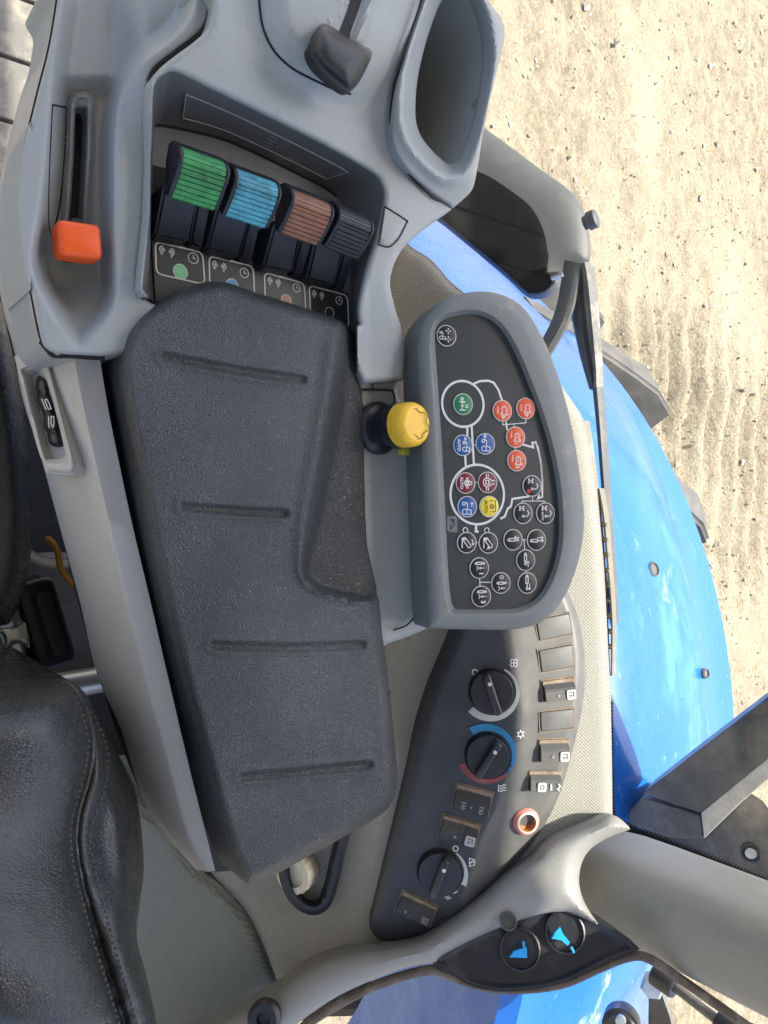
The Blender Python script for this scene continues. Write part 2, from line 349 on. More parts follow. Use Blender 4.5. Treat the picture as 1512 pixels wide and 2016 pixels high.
def leather(name, col, crack, scale, strength, rough, wear=0.0):
    m = mat(name, col, rough, mott=.15, mscale=12, scuff=.22); N, L, b = nodes(m)
    tc = [n for n in N if n.type == 'TEX_COORD'][0]
    nz = N.new('ShaderNodeTexNoise'); nz.inputs['Scale'].default_value = scale * .25; L.new(tc.outputs['Object'], nz.inputs['Vector'])
    ad = N.new('ShaderNodeVectorMath'); ad.operation = 'MULTIPLY_ADD'; ad.inputs[1].default_value = (1.6 / scale,) * 3
    L.new(nz.outputs['Color'], ad.inputs[0]); L.new(tc.outputs['Object'], ad.inputs[2])
    mp = N.new('ShaderNodeMapping'); mp.inputs['Scale'].default_value = (1.25, .8, 1); mp.inputs['Rotation'].default_value = (0, 0, .6); L.new(ad.outputs[0], mp.inputs[0])
    vo = N.new('ShaderNodeTexVoronoi'); vo.feature = 'DISTANCE_TO_EDGE'; vo.inputs['Scale'].default_value = scale; L.new(mp.outputs[0], vo.inputs['Vector'])
    mr = N.new('ShaderNodeMapRange'); mr.inputs[2].default_value = 0.28; L.new(vo.outputs['Distance'], mr.inputs[0])
    bp = N.new('ShaderNodeBump'); bp.inputs['Strength'].default_value = strength; bp.inputs['Distance'].default_value = .0007
    L.new(mr.outputs[0], bp.inputs['Height']); L.new(bp.outputs[0], b.inputs['Normal'])
    src = b.inputs['Base Color'].links[0].from_socket
    big = N.new('ShaderNodeTexNoise'); big.inputs['Scale'].default_value = 9; big.inputs['Detail'].default_value = 5; L.new(tc.outputs['Object'], big.inputs['Vector'])
    r2 = N.new('ShaderNodeMapRange'); r2.inputs[1].default_value = .38; r2.inputs[2].default_value = .66; L.new(big.outputs[0], r2.inputs[0])
    inv = N.new('ShaderNodeMath'); inv.operation = 'SUBTRACT'; inv.inputs[0].default_value = 1; L.new(mr.outputs[0], inv.inputs[1])
    mu = N.new('ShaderNodeMath'); mu.operation = 'MULTIPLY'; L.new(inv.outputs[0], mu.inputs[0]); L.new(r2.outputs[0], mu.inputs[1])
    mx = N.new('ShaderNodeMix'); mx.data_type = 'RGBA'; L.new(mu.outputs[0], mx.inputs[0]); L.new(src, mx.inputs[6]); mx.inputs[7].default_value = (*crack, 1); L.new(mx.outputs[2], b.inputs['Base Color'])
    return m
PADM = leather('pad_grained_vinyl', (0.027, 0.0292, 0.0285), (0.085, 0.090, 0.088), 700, .45, .34)
LEATH = leather('seat_leather', (0.029, 0.031, 0.029), (0.022, 0.024, 0.023), 520, .22, .28)
LEATHS = mat('seat_stitch', (.10, .105, .10), .6)

def fabric(name, col, dark, ax, ay, cell, strength):
    """knitted trim: regular weave in the two directions of the sheet"""
    m = mat(name, col, .85, mott=.10, mscale=8, dust=.12, dcol=(.34, .29, .20), dscale=12, spec=.2); N, L, b = nodes(m)
    tc = [n for n in N if n.type == 'TEX_COORD'][0]; cb = N.new('ShaderNodeCombineXYZ')
    for k, axv in ((0, ax), (1, ay)):
        d = N.new('ShaderNodeVectorMath'); d.operation = 'DOT_PRODUCT'; d.inputs[1].default_value = tuple(axv); L.new(tc.outputs['Object'], d.inputs[0]); L.new(d.outputs['Value'], cb.inputs[k])
    vo = N.new('ShaderNodeTexVoronoi'); vo.voronoi_dimensions = '2D'; vo.inputs['Randomness'].default_value = .12; vo.inputs['Scale'].default_value = 1 / cell
    mp = N.new('ShaderNodeMapping'); mp.inputs['Rotation'].default_value = (0, 0, .7854); mp.inputs['Scale'].default_value = (1, 1, 1); L.new(cb.outputs[0], mp.inputs[0]); L.new(mp.outputs[0], vo.inputs['Vector'])
    mr = N.new('ShaderNodeMapRange'); mr.inputs[1].default_value = .12; mr.inputs[2].default_value = .5; L.new(vo.outputs['Distance'], mr.inputs[0])
    src = b.inputs['Base Color'].links[0].from_socket; mx = N.new('ShaderNodeMix'); mx.data_type = 'RGBA'; mx.inputs[6].default_value = (*dark, 1); L.new(mr.outputs[0], mx.inputs[0]); L.new(src, mx.inputs[7]); L.new(mx.outputs[2], b.inputs['Base Color'])
    bp = N.new('ShaderNodeBump'); bp.inputs['Strength'].default_value = strength; bp.inputs['Distance'].default_value = .0012; L.new(mr.outputs[0], bp.inputs['Height']); L.new(bp.outputs[0], b.inputs['Normal'])
    return m

def glass_mat():
    m = bpy.data.materials.new('window_glass'); m.use_nodes = True; N, L = m.node_tree.nodes, m.node_tree.links; N.clear()
    t = N.new('ShaderNodeBsdfTransparent'); t.inputs[0].default_value = (.975, .985, .98, 1); g = N.new('ShaderNodeBsdfGlossy'); g.inputs['Roughness'].default_value = .02
    lw = N.new('ShaderNodeLayerWeight'); lw.inputs[0].default_value = .5; pw = N.new('ShaderNodeMath'); pw.operation = 'POWER'; pw.inputs[1].default_value = 4.0; L.new(lw.outputs['Facing'], pw.inputs[0])
    fr = N.new('ShaderNodeMath'); fr.operation = 'MULTIPLY_ADD'; fr.inputs[1].default_value = .5; fr.inputs[2].default_value = .02; L.new(pw.outputs[0], fr.inputs[0]); mx = N.new('ShaderNodeMixShader'); o = N.new('ShaderNodeOutputMaterial')
    d = N.new('ShaderNodeBsdfDiffuse'); d.inputs[0].default_value = (.75, .72, .66, 1); nz = N.new('ShaderNodeTexNoise'); nz.inputs['Scale'].default_value = 5; nz.inputs['Detail'].default_value = 3
    tc = N.new('ShaderNodeTexCoord'); L.new(tc.outputs['Object'], nz.inputs['Vector']); mr = N.new('ShaderNodeMapRange'); mr.inputs[1].default_value = .5; mr.inputs[2].default_value = .9; mr.inputs[4].default_value = .022; L.new(nz.outputs[0], mr.inputs[0])
    mx2 = N.new('ShaderNodeMixShader'); L.new(fr.outputs[0], mx.inputs[0]); L.new(t.outputs[0], mx.inputs[1]); L.new(g.outputs[0], mx.inputs[2])
    L.new(mr.outputs[0], mx2.inputs[0]); L.new(mx.outputs[0], mx2.inputs[1]); L.new(d.outputs[0], mx2.inputs[2]); L.new(mx2.outputs[0], o.inputs[0]); return m
GLASS = glass_mat()

def ground_mat():
    m = mat('sandy_yard', (.36, .30, .215), .95, mott=.0, spec=.1); N, L, b = nodes(m)
    tc = [n for n in N if n.type == 'TEX_COORD'][0]
    def nz(s, d, r=.65, sc=(1, 1, 1)):
        mp = N.new('ShaderNodeMapping'); mp.inputs['Scale'].default_value = sc; L.new(tc.outputs['Object'], mp.inputs[0])
        n = N.new('ShaderNodeTexNoise'); n.inputs['Scale'].default_value = s; n.inputs['Detail'].default_value = d; n.inputs['Roughness'].default_value = r; L.new(mp.outputs[0], n.inputs['Vector']); return n.outputs[0]
    def rm(s, a, c): r = N.new('ShaderNodeMapRange'); r.inputs[1].default_value = a; r.inputs[2].default_value = c; L.new(s, r.inputs[0]); return r.outputs[0]
    def mix(f, a, c):
        x = N.new('ShaderNodeMix'); x.data_type = 'RGBA'; L.new(f, x.inputs[0])
        for s, v in ((x.inputs[6], a), (x.inputs[7], c)):
            if hasattr(v, 'links'): L.new(v, s)
            else: s.default_value = (*v, 1)
        return x.outputs[2]
    c = mix(rm(nz(11, 9, .78, (.8, 1, 1)), .40, .60), (.185, .156, .112), (.350, .302, .215))
    c = mix(rm(nz(1.3, 5, .6, (.35, 1, 1)), .42, .66), c, (.375, .325, .235))
    c = mix(rm(nz(55, 8, .8), .50, .66), c, (.160, .135, .098))
    vo = N.new('ShaderNodeTexVoronoi'); vo.inputs['Scale'].default_value = 26; L.new(tc.outputs['Object'], vo.inputs['Vector'])
    c = mix(rm(vo.outputs['Distance'], .17, .07), c, (.40, .36, .29)); L.new(c, b.inputs['Base Color'])
    bp = N.new('ShaderNodeBump'); bp.inputs['Strength'].default_value = .9; bp.inputs['Distance'].default_value = .030; L.new(nz(40, 8, .75), bp.inputs['Height']); L.new(bp.outputs[0], b.inputs['Normal'])
    return m
GROUND = ground_mat()

# ================================================================== THE SETTING
def px(pts, n=8, closed=True): return spline(pts, n, closed)
# yard: one sheet to the horizon with wheel ruts and tread prints where the window looks
def build_ground():
    xs = np.r_[-600, -60, -12, np.arange(-4.2, 3.61, .04), 12, 60, 600]
    ys = np.r_[-600, -60, -8, np.arange(0.8, 9.6, .04), 20, 80, 600]
    X, Y = np.meshgrid(xs, ys)
    Zg = np.zeros_like(X)
    def bump(c, wd): return np.exp(-((Y - c) / wd) ** 2)
    wob = .12 * np.sin(X * .7 + 1) + .05 * np.sin(X * 2.3)
    Zg += .035 * bump(4.25 + .08 * X + wob, .16) - .03 * bump(4.6 + .08 * X + wob, .22) + .02 * bump(6.2 + .05 * X, .3)
    q = P(1330, 720, -Z0); q2 = P(1440, 850, -Z0); q3 = P(1440, 1060, -Z0)
    for c, sx, sy, am in ((q, .42, .9, .042), (q2, .36, .9, .040), (q3, .5, .9, .028)):
        m = np.exp(-((X - c[0]) / sx) ** 4 - ((Y - c[1]) / sy) ** 4)
        Zg += am * m * np.sin((Y + .12 * X + .03 * np.sin(X * 9)) * 2 * np.pi / .225)
    near = (np.abs(X) < 5) & (Y > .7) & (Y < 9.7)
    for sc, am in ((.9, .012), (3.1, .007), (7.7, .005), (16., .004)):
        for k in range(5):
            th = rng.uniform(0, 6.28); Zg += near * am / 2.2 * np.sin((X * math.cos(th) + Y * math.sin(th)) * sc * rng.uniform(.7, 1.4) * 2 + rng.uniform(0, 6))
    Zg += near * rng.normal(0, .0045, X.shape)
    Zg *= near
    ny, nx = X.shape; V = np.stack([X, Y, Zg], -1).reshape(-1, 3)
    Fc = [(j * nx + i, j * nx + i + 1, (j + 1) * nx + i + 1, (j + 1) * nx + i) for j in range(ny - 1) for i in range(nx - 1)]
    o = mesh('ground', V, Fc, GROUND, None, True, 180)
    tag(o, 'pale sandy yard with tyre tread prints and small stones', None, None, 'structure')
    # loose stones
    mb = MB(); oc = np.array([(1, 0, 0), (-1, 0, 0), (0, 1, 0), (0, -1, 0), (0, 0, 1), (0, 0, -1)], float)
    fo = [(0, 2, 4), (2, 1, 4), (1, 3, 4), (3, 0, 4), (2, 0, 5), (1, 2, 5), (3, 1, 5), (0, 3, 5)]
    for i in range(6500):
        c = np.array([rng.uniform(-4, 2.6), rng.uniform(1.3, 8.5), 0.003]); s = rng.uniform(.004, .013) * (2.2 if rng.random() < .05 else 1)
        j = np.clip(np.searchsorted(ys, c[1]), 0, ny - 1); k = np.clip(np.searchsorted(xs, c[0]), 0, nx - 1); c[2] = Zg[j, k] + s * .3
        A = rng.uniform(.6, 1.3, 3) * s; th = rng.uniform(0, 6.28); R = np.array([[math.cos(th), -math.sin(th), 0], [math.sin(th), math.cos(th), 0], [0, 0, 1]])
        mb.add([c + R @ (v * A) + rng.normal(0, s * .12, 3) for v in oc], fo)
    st = mb.build('gravel', mat('pale_stone', (.33, .29, .23), .85, mott=.35, mscale=2.5), None, False)
    tag(st, 'small pale loose stones strewn over the sandy yard', 'gravel', None, 'stuff')
build_ground()

# ------------------------------------------------------------------ rear wheel and fender
AX, AZ, FR_, FY0, FY1 = 0.40, Z0 - 1.291, 1.044, 0.76, 1.30
def build_wheel():
    AX, AZ = .20, Z0 - 1.365
    t = thing('rear_wheel', (AX, 1.2, 0), 'large dusty rear tractor tyre with bar lugs below the blue fender', 'wheel')
    R = .97; yc = 1.17; hw = .36; rb = R - .055
    prof = []
    for a in np.linspace(-1, 1, 25):
        r = rb - .07 * abs(a) ** 4 - (.25 * max(0, abs(a) - .8) / .2 if abs(a) > .8 else 0); prof.append((r, yc + hw * a))
    mb = MB(); seg = 96; V = []; Fc = []
    for r, y in prof:
        for i in range(seg): th = 2 * math.pi * i / seg; V.append((AX + r * math.cos(th), y, AZ + r * math.sin(th)))
    for j in range(len(prof) - 1):
        for i in range(seg): Fc.append((j * seg + i, j * seg + (i + 1) % seg, (j + 1) * seg + (i + 1) % seg, (j + 1) * seg + i))
    mb.add(V, Fc); mb.build('tyre', RUBBER, t)
    mb = MB(); mb.lathe((AX, yc - .12, AZ), (0, 1, 0), [(.16, 0), (.44, .0), (.52, -.08), (.53, .0), (.52, .2), (.44, .24), (.2, .22)], 48); mb.build('rim', SILVER, t)
    n = 20
    for k in range(n):
        for side in (1, -1):
            th0 = 2 * math.pi * (k + (.5 if side < 0 else 0)) / n + .07
            rows = []
            for u in np.linspace(0, 1, 7):
                y = yc + side * (.01 + u * (hw + .005)); th = th0 - .20 * u; r0 = rb - .12 * u ** 4 - .02; r1 = R - .012 * u ** 4 - .02 * max(0, u - .85) / .15; wd = .032 + .010 * u
                def q(r, dth): return (AX + r * math.cos(th + dth), y, AZ + r * math.sin(th + dth))
                rows.append([q(r0, -wd * 1.35), q(r1, -wd), q(r1, wd), q(r0, wd * 1.35)])
            lo_ = loft('lug', rows, RUBBER, t, True, (True, True), 30); bmm = bmesh.new(); bmm.from_mesh(lo_.data)
            bmesh.ops.bevel(bmm, geom=[e for e in bmm.edges if len(e.link_faces) == 2 and e.calc_face_angle(0) > .6], offset=.007, segments=2, affect='EDGES'); bmm.to_mesh(lo_.data); bmm.free()
    return t
build_wheel()
def build_fender():
    t = thing('wheel_fender', (AX, 1.0, AZ), 'glossy blue curved rear wheel fender outside the side window', 'fender')
    path = []
    for th in np.linspace(math.radians(46), -math.radians(62), 60): path.append((AX - FR_ * math.sin(th), AZ + FR_ * math.cos(th)))
    x, z = path[0]; d = unit((-math.cos(math.radians(46)), -math.sin(math.radians(46)))); path = [(x + d[0] * s, z + d[1] * s) for s in (.75, .6, .45, .3, .15)] + path
    pts = np.array(path); tn = np.gradient(pts, axis=0); tn /= np.linalg.norm(tn, axis=1)[:, None]; nr = np.stack([-tn[:, 1], tn[:, 0]], 1); nr[nr[:, 1] < 0] *= -1
    sec = [(FY0, -.25), (FY0, -.02), (FY0 + .02, 0), (FY0 + .09, .004), (FY0 + .13, .022), (FY0 + .2, .026), (1.0, .024), (FY1 - .14, .020), (FY1 - .10, .004), (FY1 - .05, .0), (FY1 - .015, -.002), (FY1, -.012), (FY1 + .002, -.04), (FY1 - .004, -.04), (FY1 - .008, -.014), (FY1 - .05, -.008), (FY0 + .02, -.008)]
    rings = [[(p[0] + n[0] * h, y, p[1] + n[1] * h) for y, h in sec] for p, n in zip(pts, nr)]
    loft('fender_skin', rings, BLUEP, t, False, sharp=28)
    for (bx, by, pr_) in ((1288, 1120, .0125), (1390, 1326, .0085)):
        # plugged hole in the skin
        o = None
        for y in np.linspace(.8, 1.28, 200):
            q = PY(bx, by, y); r = math.hypot(q[0] - AX, q[2] - AZ)
            if r <= FR_ + .024: o = q; break
        if o is not None:
            ax = unit((o[0] - AX, 0, o[2] - AZ)); mb = MB(); mb.lathe(o - ax * .004, ax, [(pr_, 0), (pr_, .004), (pr_ * .8, .006), (pr_ * .7, .003), (pr_ * .3, .003)], 14); mb.build('grommet', DKMET, t)
build_fender()

# ------------------------------------------------------------------ cab shell
mb = MB(); mb.box(Frame((0, 0, Z0 - .80), (1, 0, 0), (0, 1, 0)), -1.3, .75, -.80, .72, -.05, 0)
cf = mb.build('cab_floor', mat('floor_mat', (.13, .125, .115), .85, grain=.5, gscale=300, mott=.15, mscale=12, dust=.25), None, False)
tag(cf, None, None, None, 'structure')
FLB = mat('floor_board', (.12, .115, .10), .85, grain=.6, gscale=250, mott=.18, mscale=20, dust=.3)
bx0 = P(-120, -200, -.80); xx = bx0[0]
fr0 = Frame((0, 0, Z0 - .797), (1, 0, 0), (0, 1, 0))
for i in range(9):
    mb = MB(); x = -1.02 + i * .092; mb.rbox(fr0, x, x + .086, -.02, .62, 0, .012, .006, .003); mb.build('floor_strip', FLB, cf)
RM = mat('roof_lining', (.42, .42, .40), .8)
mb = MB(); fr1 = Frame((0, 0, Z0 + 1.02), (1, 0, 0), (0, 1, 0)); mb.rbox(fr1, -1.25, .85, -.85, .88, 0, .12, .08, .03)
roof = mb.build('unseen_cab_roof', RM); tag(roof, 'unseen pale lined cab roof, added to keep sun off the controls', 'roof')  # roof out of view, its outer edge placed to block the sun

W0 = np.array([0, .493, Z0 - .06]); WN = unit((0, -.70, .714)); WPL = (W0, WN); WEX = np.array([1., 0, 0]); WEY = np.cross(WN, WEX)
def bend(x, y):
    xb = np.interp(y, [900, 1240, 1400, 1500, 1600, 1650, 1810], [965, 985, 1012, 1000, 965, 940, 890])
    return -.30 * np.maximum(0, x - xb) / F * .70 * sst(x - xb, -5, 30)
FAB = fabric('trim_fabric', (.30, .292, .25), (.19, .185, .16), WEX, WEY, .0023, .35)
FABG = fabric('trim_fabric_rear', (.20, .215, .195), (.125, .135, .122), WEX, WEY, .0023, .3)
wall_out = px([(660, 380), (760, 430), (805, 482), (850, 512), (893, 560), (960, 610), (1050, 690), (1120, 780), (1152, 838), (1172, 950), (1187, 1100), (1196, 1250), (1203, 1400), (1206, 1600), (1206, 1600), (1206, 1612), (1206, 1612), (1130, 1660), (1050, 1710), (1000, 1750), (900, 1830), (830, 1875), (760, 1885), (690, 1893), (640, 1912), (590, 1937), (553, 1955), (553, 1955), (530, 1890), (505, 1830), (475, 1782), (430, 1735), (360, 1650), (360, 1650), (420, 1300), (560, 900)])
def wallh(x, y, s):
    ridge = .012 * np.exp(-(dist_line(np.array([(640, 1990), (690, 1860), (720, 1700), (760, 1500)]), x, y, False) / 60) ** 2)
    return -.014 + bend(x, y) + ridge * 0.6 - .006 * (1 - sst(s, 0, 18)) - .03 * sst(600 - y, 0, 250)
cw = relief('cab_side_wall', wall_out, wallh, FAB, None, WPL, step=14, skirt=.10, rings=(2, 5, 9, 14))
tag(cw, 'pale grey woven trim lining the cab side below the window', None, None, 'structure')
rw_out = px([(553, 1945), (530, 1885), (505, 1830), (472, 1782), (428, 1738), (380, 1700), (300, 1600), (120, 1540), (40, 1800), (20, 2230), (20, 2230), (60, 2222), (200, 2138), (340, 2068), (450, 2010), (548, 1950)])
rw = relief('cab_rear_wall', rw_out, lambda x, y, s: -.019 - .010 * (1 - sst(s, 0, 26)) + .012 * np.sin((x - 270) / 280 * 3.1), FABG, None, WPL, step=14, skirt=.10, rings=(2, 5, 9, 14, 20))
tag(rw, 'grey green woven trim panel behind the armrest', None, None, 'structure')

# pale window ledge mouldings between trim and glass
rail = thing('window_ledge', PY(1190, 1100, .66), 'dusty beige slotted ledge strip along the bottom of the side window', 'ledge')
def strip(mb, pts, y, wpx, th=.004, wend=None):
    q = resample(px(pts, 6, False), 12, False); tn = np.gradient(q, axis=0); tn /= np.linalg.norm(tn, axis=1)[:, None]; nr = np.stack([-tn[:, 1], tn[:, 0]], 1)
    wd = np.linspace(wpx, wend if wend else wpx, len(q))[:, None]; yy = np.linspace(*y, len(q)) if hasattr(y, '__len__') else np.full(len(q), y)
    A = q + nr * wd / 2; B = q - nr * wd / 2; M_ = q
    rows = []
    for i in range(len(q)):
        a = PY(*A[i], yy[i]); b = PY(*B[i], yy[i]); m = PY(*M_[i], yy[i] - th * .8); rows.append([a, (a + m) / 2 + np.array([0, -th * .35, 0]), m, (b + m) / 2 + np.array([0, -th * .35, 0]), b, b + np.array([0, th, -.001]), a + np.array([0, th, -.001])])
    k = 7; V = [p for r in rows for p in r]; Fc = [(i * k + j, i * k + (j + 1) % k, (i + 1) * k + (j + 1) % k, (i + 1) * k + j) for i in range(len(rows) - 1) for j in range(k)]
    Fc += [tuple(range(k)), tuple(range((len(rows) - 1) * k, len(rows) * k))]; mb.add(V, Fc)
mb = MB(); strip(mb, [(1149, 829), (1158, 900), (1168, 1000), (1180, 1120), (1188, 1250)], .640, 13, .006, 5); mb.build('lip', BEIGE, rail)
mb = MB(); strip(mb, [(1158, 852), (1172, 960), (1185, 1100), (1192, 1240), (1197, 1400)], .648, 5, .005, 4); mb.build('inner_rail', BEIGE, rail)
mb = MB(); strip(mb, [(1180, 962), (1190, 1020), (1199, 1120), (1205, 1200), (1206, 1250), (1205, 1330)], .655, 8, .006, 3); mb.build('outer_rail', BEIGE, rail)
for i in range(9):
    yy = 1032 + i * 30; x0 = np.interp(yy, [1000, 1100, 1250], [1181, 1188, 1192]); mb = MB(); strip(mb, [(x0 - 1, yy), (x0 + 5, yy + 1), (x0 + 11, yy + 2)], .652, 9, .004); mb.build('cross_piece', BEIGE, rail)

YG = .72
win = thing('side_window', (0, YG, Z0 - .1), 'large clear side window with a black toothed border by the pillar', 'window')
mb = MB(); fg = Frame((0, YG, Z0), (1, 0, 0), (0, 0, 1)); mb.box(fg, -1.3, .47, -.78, 1.0, -.002, .002); mb.build('pane', GLASS, win, False)
fl = resample(px([(1204, 1380), (1204, 1500), (1206, 1606), (1206, 1606), (1240, 1634), (1380, 1700), (1512, 1764), (1700, 1856)], 8, False), 7, False)
mb = MB(); tn = np.gradient(fl, axis=0); tn /= np.linalg.norm(tn, axis=1)[:, None]; nr = np.stack([tn[:, 1], -tn[:, 0]], 1); yf = YG - .0045
for i in range(len(fl) - 1):
    w0 = np.interp(fl[i][1], [1380, 1590, 1640, 1764, 1860], [1, 2, 8, 26, 40]); w1 = np.interp(fl[i + 1][1], [1380, 1590, 1640, 1764, 1860], [1, 2, 8, 26, 40])
    a, b = fl[i] - nr[i] * 14, fl[i + 1] - nr[i + 1] * 14; c, d = fl[i + 1] + nr[i + 1] * w1, fl[i] + nr[i] * w0; tooth = (c + d) / 2 + nr[i] * np.interp(fl[i][1], [1380, 1600, 1700], [3, 6, 10]) + tn[i] * 3
    V = [PY(*p, yf) for p in (a, b, c, tooth, d)] + [PY(*p, yf + .001) for p in (a, b, c, tooth, d)]
    mb.add(V, [(0, 1, 2, 3, 4)] + [(i_, (i_ + 1) % 5, 5 + (i_ + 1) % 5, 5 + i_) for i_ in range(5)])
mb.build('border_print', BLACKM, win, False)

# corner pillar, upright behind the window
PC = PY(1215, 1745, .66)
pil = thing('window_pillar', (PC[0], .66, PC[2]), 'thick grey upright corner pillar beside the side window', 'pillar')
def pillar_ring(z, sc=1.0):
    c = np.array([PC[0] - .001, .672]); q = []
    for a in np.linspace(0, 2 * math.pi, 40, endpoint=False):
        ca, sa = math.cos(a), math.sin(a); e = .62
        q.append((c[0] + sc * .0405 * math.copysign(abs(ca) ** e, ca), c[1] + sc * .055 * math.copysign(abs(sa) ** e, sa), z))
    return q
zb = PC[2] - .015
loft('pillar_cover', [pillar_ring(zb - .02, .93), pillar_ring(zb, .97), pillar_ring(zb + .012, 1.0), pillar_ring(zb + .05, 1.02), pillar_ring(zb + .5, 1.05), pillar_ring(Z0 + 1.02, 1.08)], TRIMG, pil, True, (True, True))

# rear quarter trim moulding and what is set in it
RP0 = U(1010, 1720, *WPL, .004); RN = unit((-.28, -.62, .73)); RPL = (RP0, RN)
rail_out = px([(60, 2215), (60, 2215), (200, 2132), (340, 2060), (480, 1990), (548, 1950), (590, 1916), (650, 1887), (710, 1874), (760, 1868), (830, 1852), (890, 1812), (950, 1765), (1000, 1720), (1045, 1688), (1065, 1665), (1095, 1645), (1150, 1622), (1205, 1604), (1243, 1632), (1243, 1632), (1185, 1656), (1152, 1685), (1140, 1730), (1150, 1775), (1180, 1822), (1180, 1822), (1130, 1800), (1105, 1795), (1050, 1803), (960, 1836), (870, 1881), (858, 1894), (800, 1905), (720, 1935), (650, 1970), (580, 2020), (530, 2062), (440, 2150), (330, 2260), (330, 2260), (180, 2290)])
def railh(x, y, s): return -.012 + .016 * np.sqrt(1 - (1 - np.clip(s / 42, 0, 1)) ** 2) - .0
qt = thing('quarter_trim', RP0, 'smooth grey moulding running from the pillar foot along the rear window', 'trim')
relief('moulding', rail_out, railh, TRIMG, qt, RPL, step=12, skirt=.05)
mb = MB(); o = U(1001, 1814, *RPL, .004); mb.lathe(o, RN, [(.0075, -.002), (.0075, .001), (.006, .0015), (.0055, .0), (.003, .0)], 24); mb.build('screw', DKMET, qt)
mb = MB(); o = U(521, 2003, *RPL, .006); mb.lathe(o, RN, [(.014, -.004), (.014, .003), (.011, .006), (.006, .006), (.005, .001)], 28); mb.build('screw_cap', BLACKP, qt)
soc = thing('socket_panel', U(1050, 1870, *RPL, -.02), 'black recessed panel with two round sockets under the pillar', 'panel')
relief('backing', px([(850, 1892), (900, 1855), (960, 1828), (1055, 1795), (1108, 1785), (1175, 1808), (1262, 1868), (1262, 1868), (1200, 1892), (1100, 1938), (1000, 1952), (930, 1942), (880, 1912)]), lambda x, y, s: -.018 + .004 * (1 - sst(s, 4, 16)), BLACKP, soc, RPL, step=12, skirt=.03)
for (cx, cy) in ((1024, 1868), (1112, 1834)):
    mb = MB(); o = U(cx, cy, *RPL, -.016); mb.lathe(o, RN, [(.0175, -.001), (.0175, .002), (.0160, .0026), (.0155, .0), (.004, .0)], 36); s_ = mb.build('socket', BLACKP, soc)
for pts, pin in (([(1003, 1885), (1012, 1873), (1037, 1865), (1038, 1886)], [(1030, 1853), (1032, 1866)]), ([(1086, 1848), (1095, 1833), (1103, 1825), (1108, 1838), (1122, 1855), (1118, 1862), (1105, 1851)], [(1124, 1864), (1130, 1876)])):
    fr_ = Frame(U(*pts[0], *RPL, -.006), (1, 0, 0), WEY); V = [U(*p, *RPL, -.006) for p in pts]; k = len(V); mb = MB(); mb.add(V + [v - RN * .004 for v in V], [tuple(range(k)), tuple(range(k, 2 * k))] + [(i, (i + 1) % k, k + (i + 1) % k, k + i) for i in range(k)])
    mb.tube([U(*p, *RPL, -.007) for p in pin], .0011, 8); mb.build('socket_glint', CYAN_GLINT, soc, False)  # cyan reflections in the sockets, built as small coloured pieces
rwn = thing('rear_window', U(1000, 1990, *RPL, -.03), 'clear rear quarter window with a dark rubber seal', 'window')
RG = (RP0 - RN * .03, RN)
ro = px([(300, 2320), (440, 2160), (520, 2085), (575, 2040), (640, 1992), (740, 1940), (840, 1910), (880, 1918), (930, 1936), (1000, 1947), (1100, 1938), (1180, 1905), (1235, 1884), (1275, 1886), (1340, 1928), (1470, 2020), (1600, 2120)])
relief('pane', ro, lambda x, y, s: np.zeros_like(x), GLASS, rwn, RG, step=60, skirt=.003, rings=(), smooth=False)
sl_ = resample(ro[:-8], 10, False)
mb = MB(); mb.tube([U(*p, RP0 - RN * .026, RN) for p in sl_ if p[1] < 2290], .0042, 10); mb.build('rubber_seal', mat('brown_seal', (.10, .075, .055), .7, dust=.3), rwn)
mb = MB(); mb.tube([U(p[0] + 1, p[1] + 6, RP0 - RN * .026, RN) for p in sl_ if p[1] < 2290], .0016, 8); mb.build('seal_edge', CREAM, rwn)

# gas strut and bracket of the rear window
YS = .80
st = thing('gas_strut', PY(1330, 1930, YS), 'black gas strut with thin rod beside the rear window', 'strut')
a, b = PY(1290, 1916, YS), PY(1330, 1944, YS); c = PY(1425, 2018, YS); d = unit(b - a)
mb = MB(); mb.lathe(a, b - a, [(.010, -.002), (.0135, 0), (.0135, np.linalg.norm(b - a) - .003), (.012, np.linalg.norm(b - a))], 20); mb.build('end_socket', BLACKP, st)
mb = MB(); mb.tube([b, c + (c - b) * .1], .0055, 12); mb.build('rod', DKMET, st)
mb = MB(); e = PY(1412, 2006, YS); mb.lathe(e, c - b, [(.010, 0), (.0115, .004), (.0115, .20)], 20); mb.build('cylinder', BLACKP, st)
bk = thing('hinge_bracket', PY(1290, 2000, YS + .02), 'flat steel bracket with hex bolt holding the gas strut', 'bracket')
V = [PY(*p, YS + .018) for p in ((1277, 1958), (1300, 1950), (1318, 2000), (1330, 2050), (1276, 2050))]; mb = MB(); k = 5
mb.add(V + [v + np.array([0, .005, 0]) for v in V], [tuple(range(k)), tuple(range(k, 2 * k))] + [(i, (i + 1) % k, k + (i + 1) % k, k + i) for i in range(k)]); mb.build('plate', DKMET, bk, False)
mb = MB(); o = PY(1284, 1944, YS - .0); mb.lathe(o, (0, -1, .5), [(.0135, -.012), (.0135, .002), (.011, .006), (.004, .006)], 6); mb.build('bolt', SILVER, bk, False)
hg = thing('pivot_knob', PY(1225, 2012, YS), 'black rounded pivot knob with a centre bolt left of the bracket', 'knob')
mb = MB(); o = PY(1222, 2022, YS); mb.lathe(o, (-.2, -.9, .5), [(.022, -.02), (.022, .004), (.017, .010), (.006, .011)], 28); mb.build('knob', BLACKP, hg)
mb = MB(); mb.lathe(PY(1222, 2010, YS - .014), (-.2, -.9, .5), [(.006, -.004), (.006, .003), (.003, .004)], 12); mb.build('bolt', SILVER, hg)

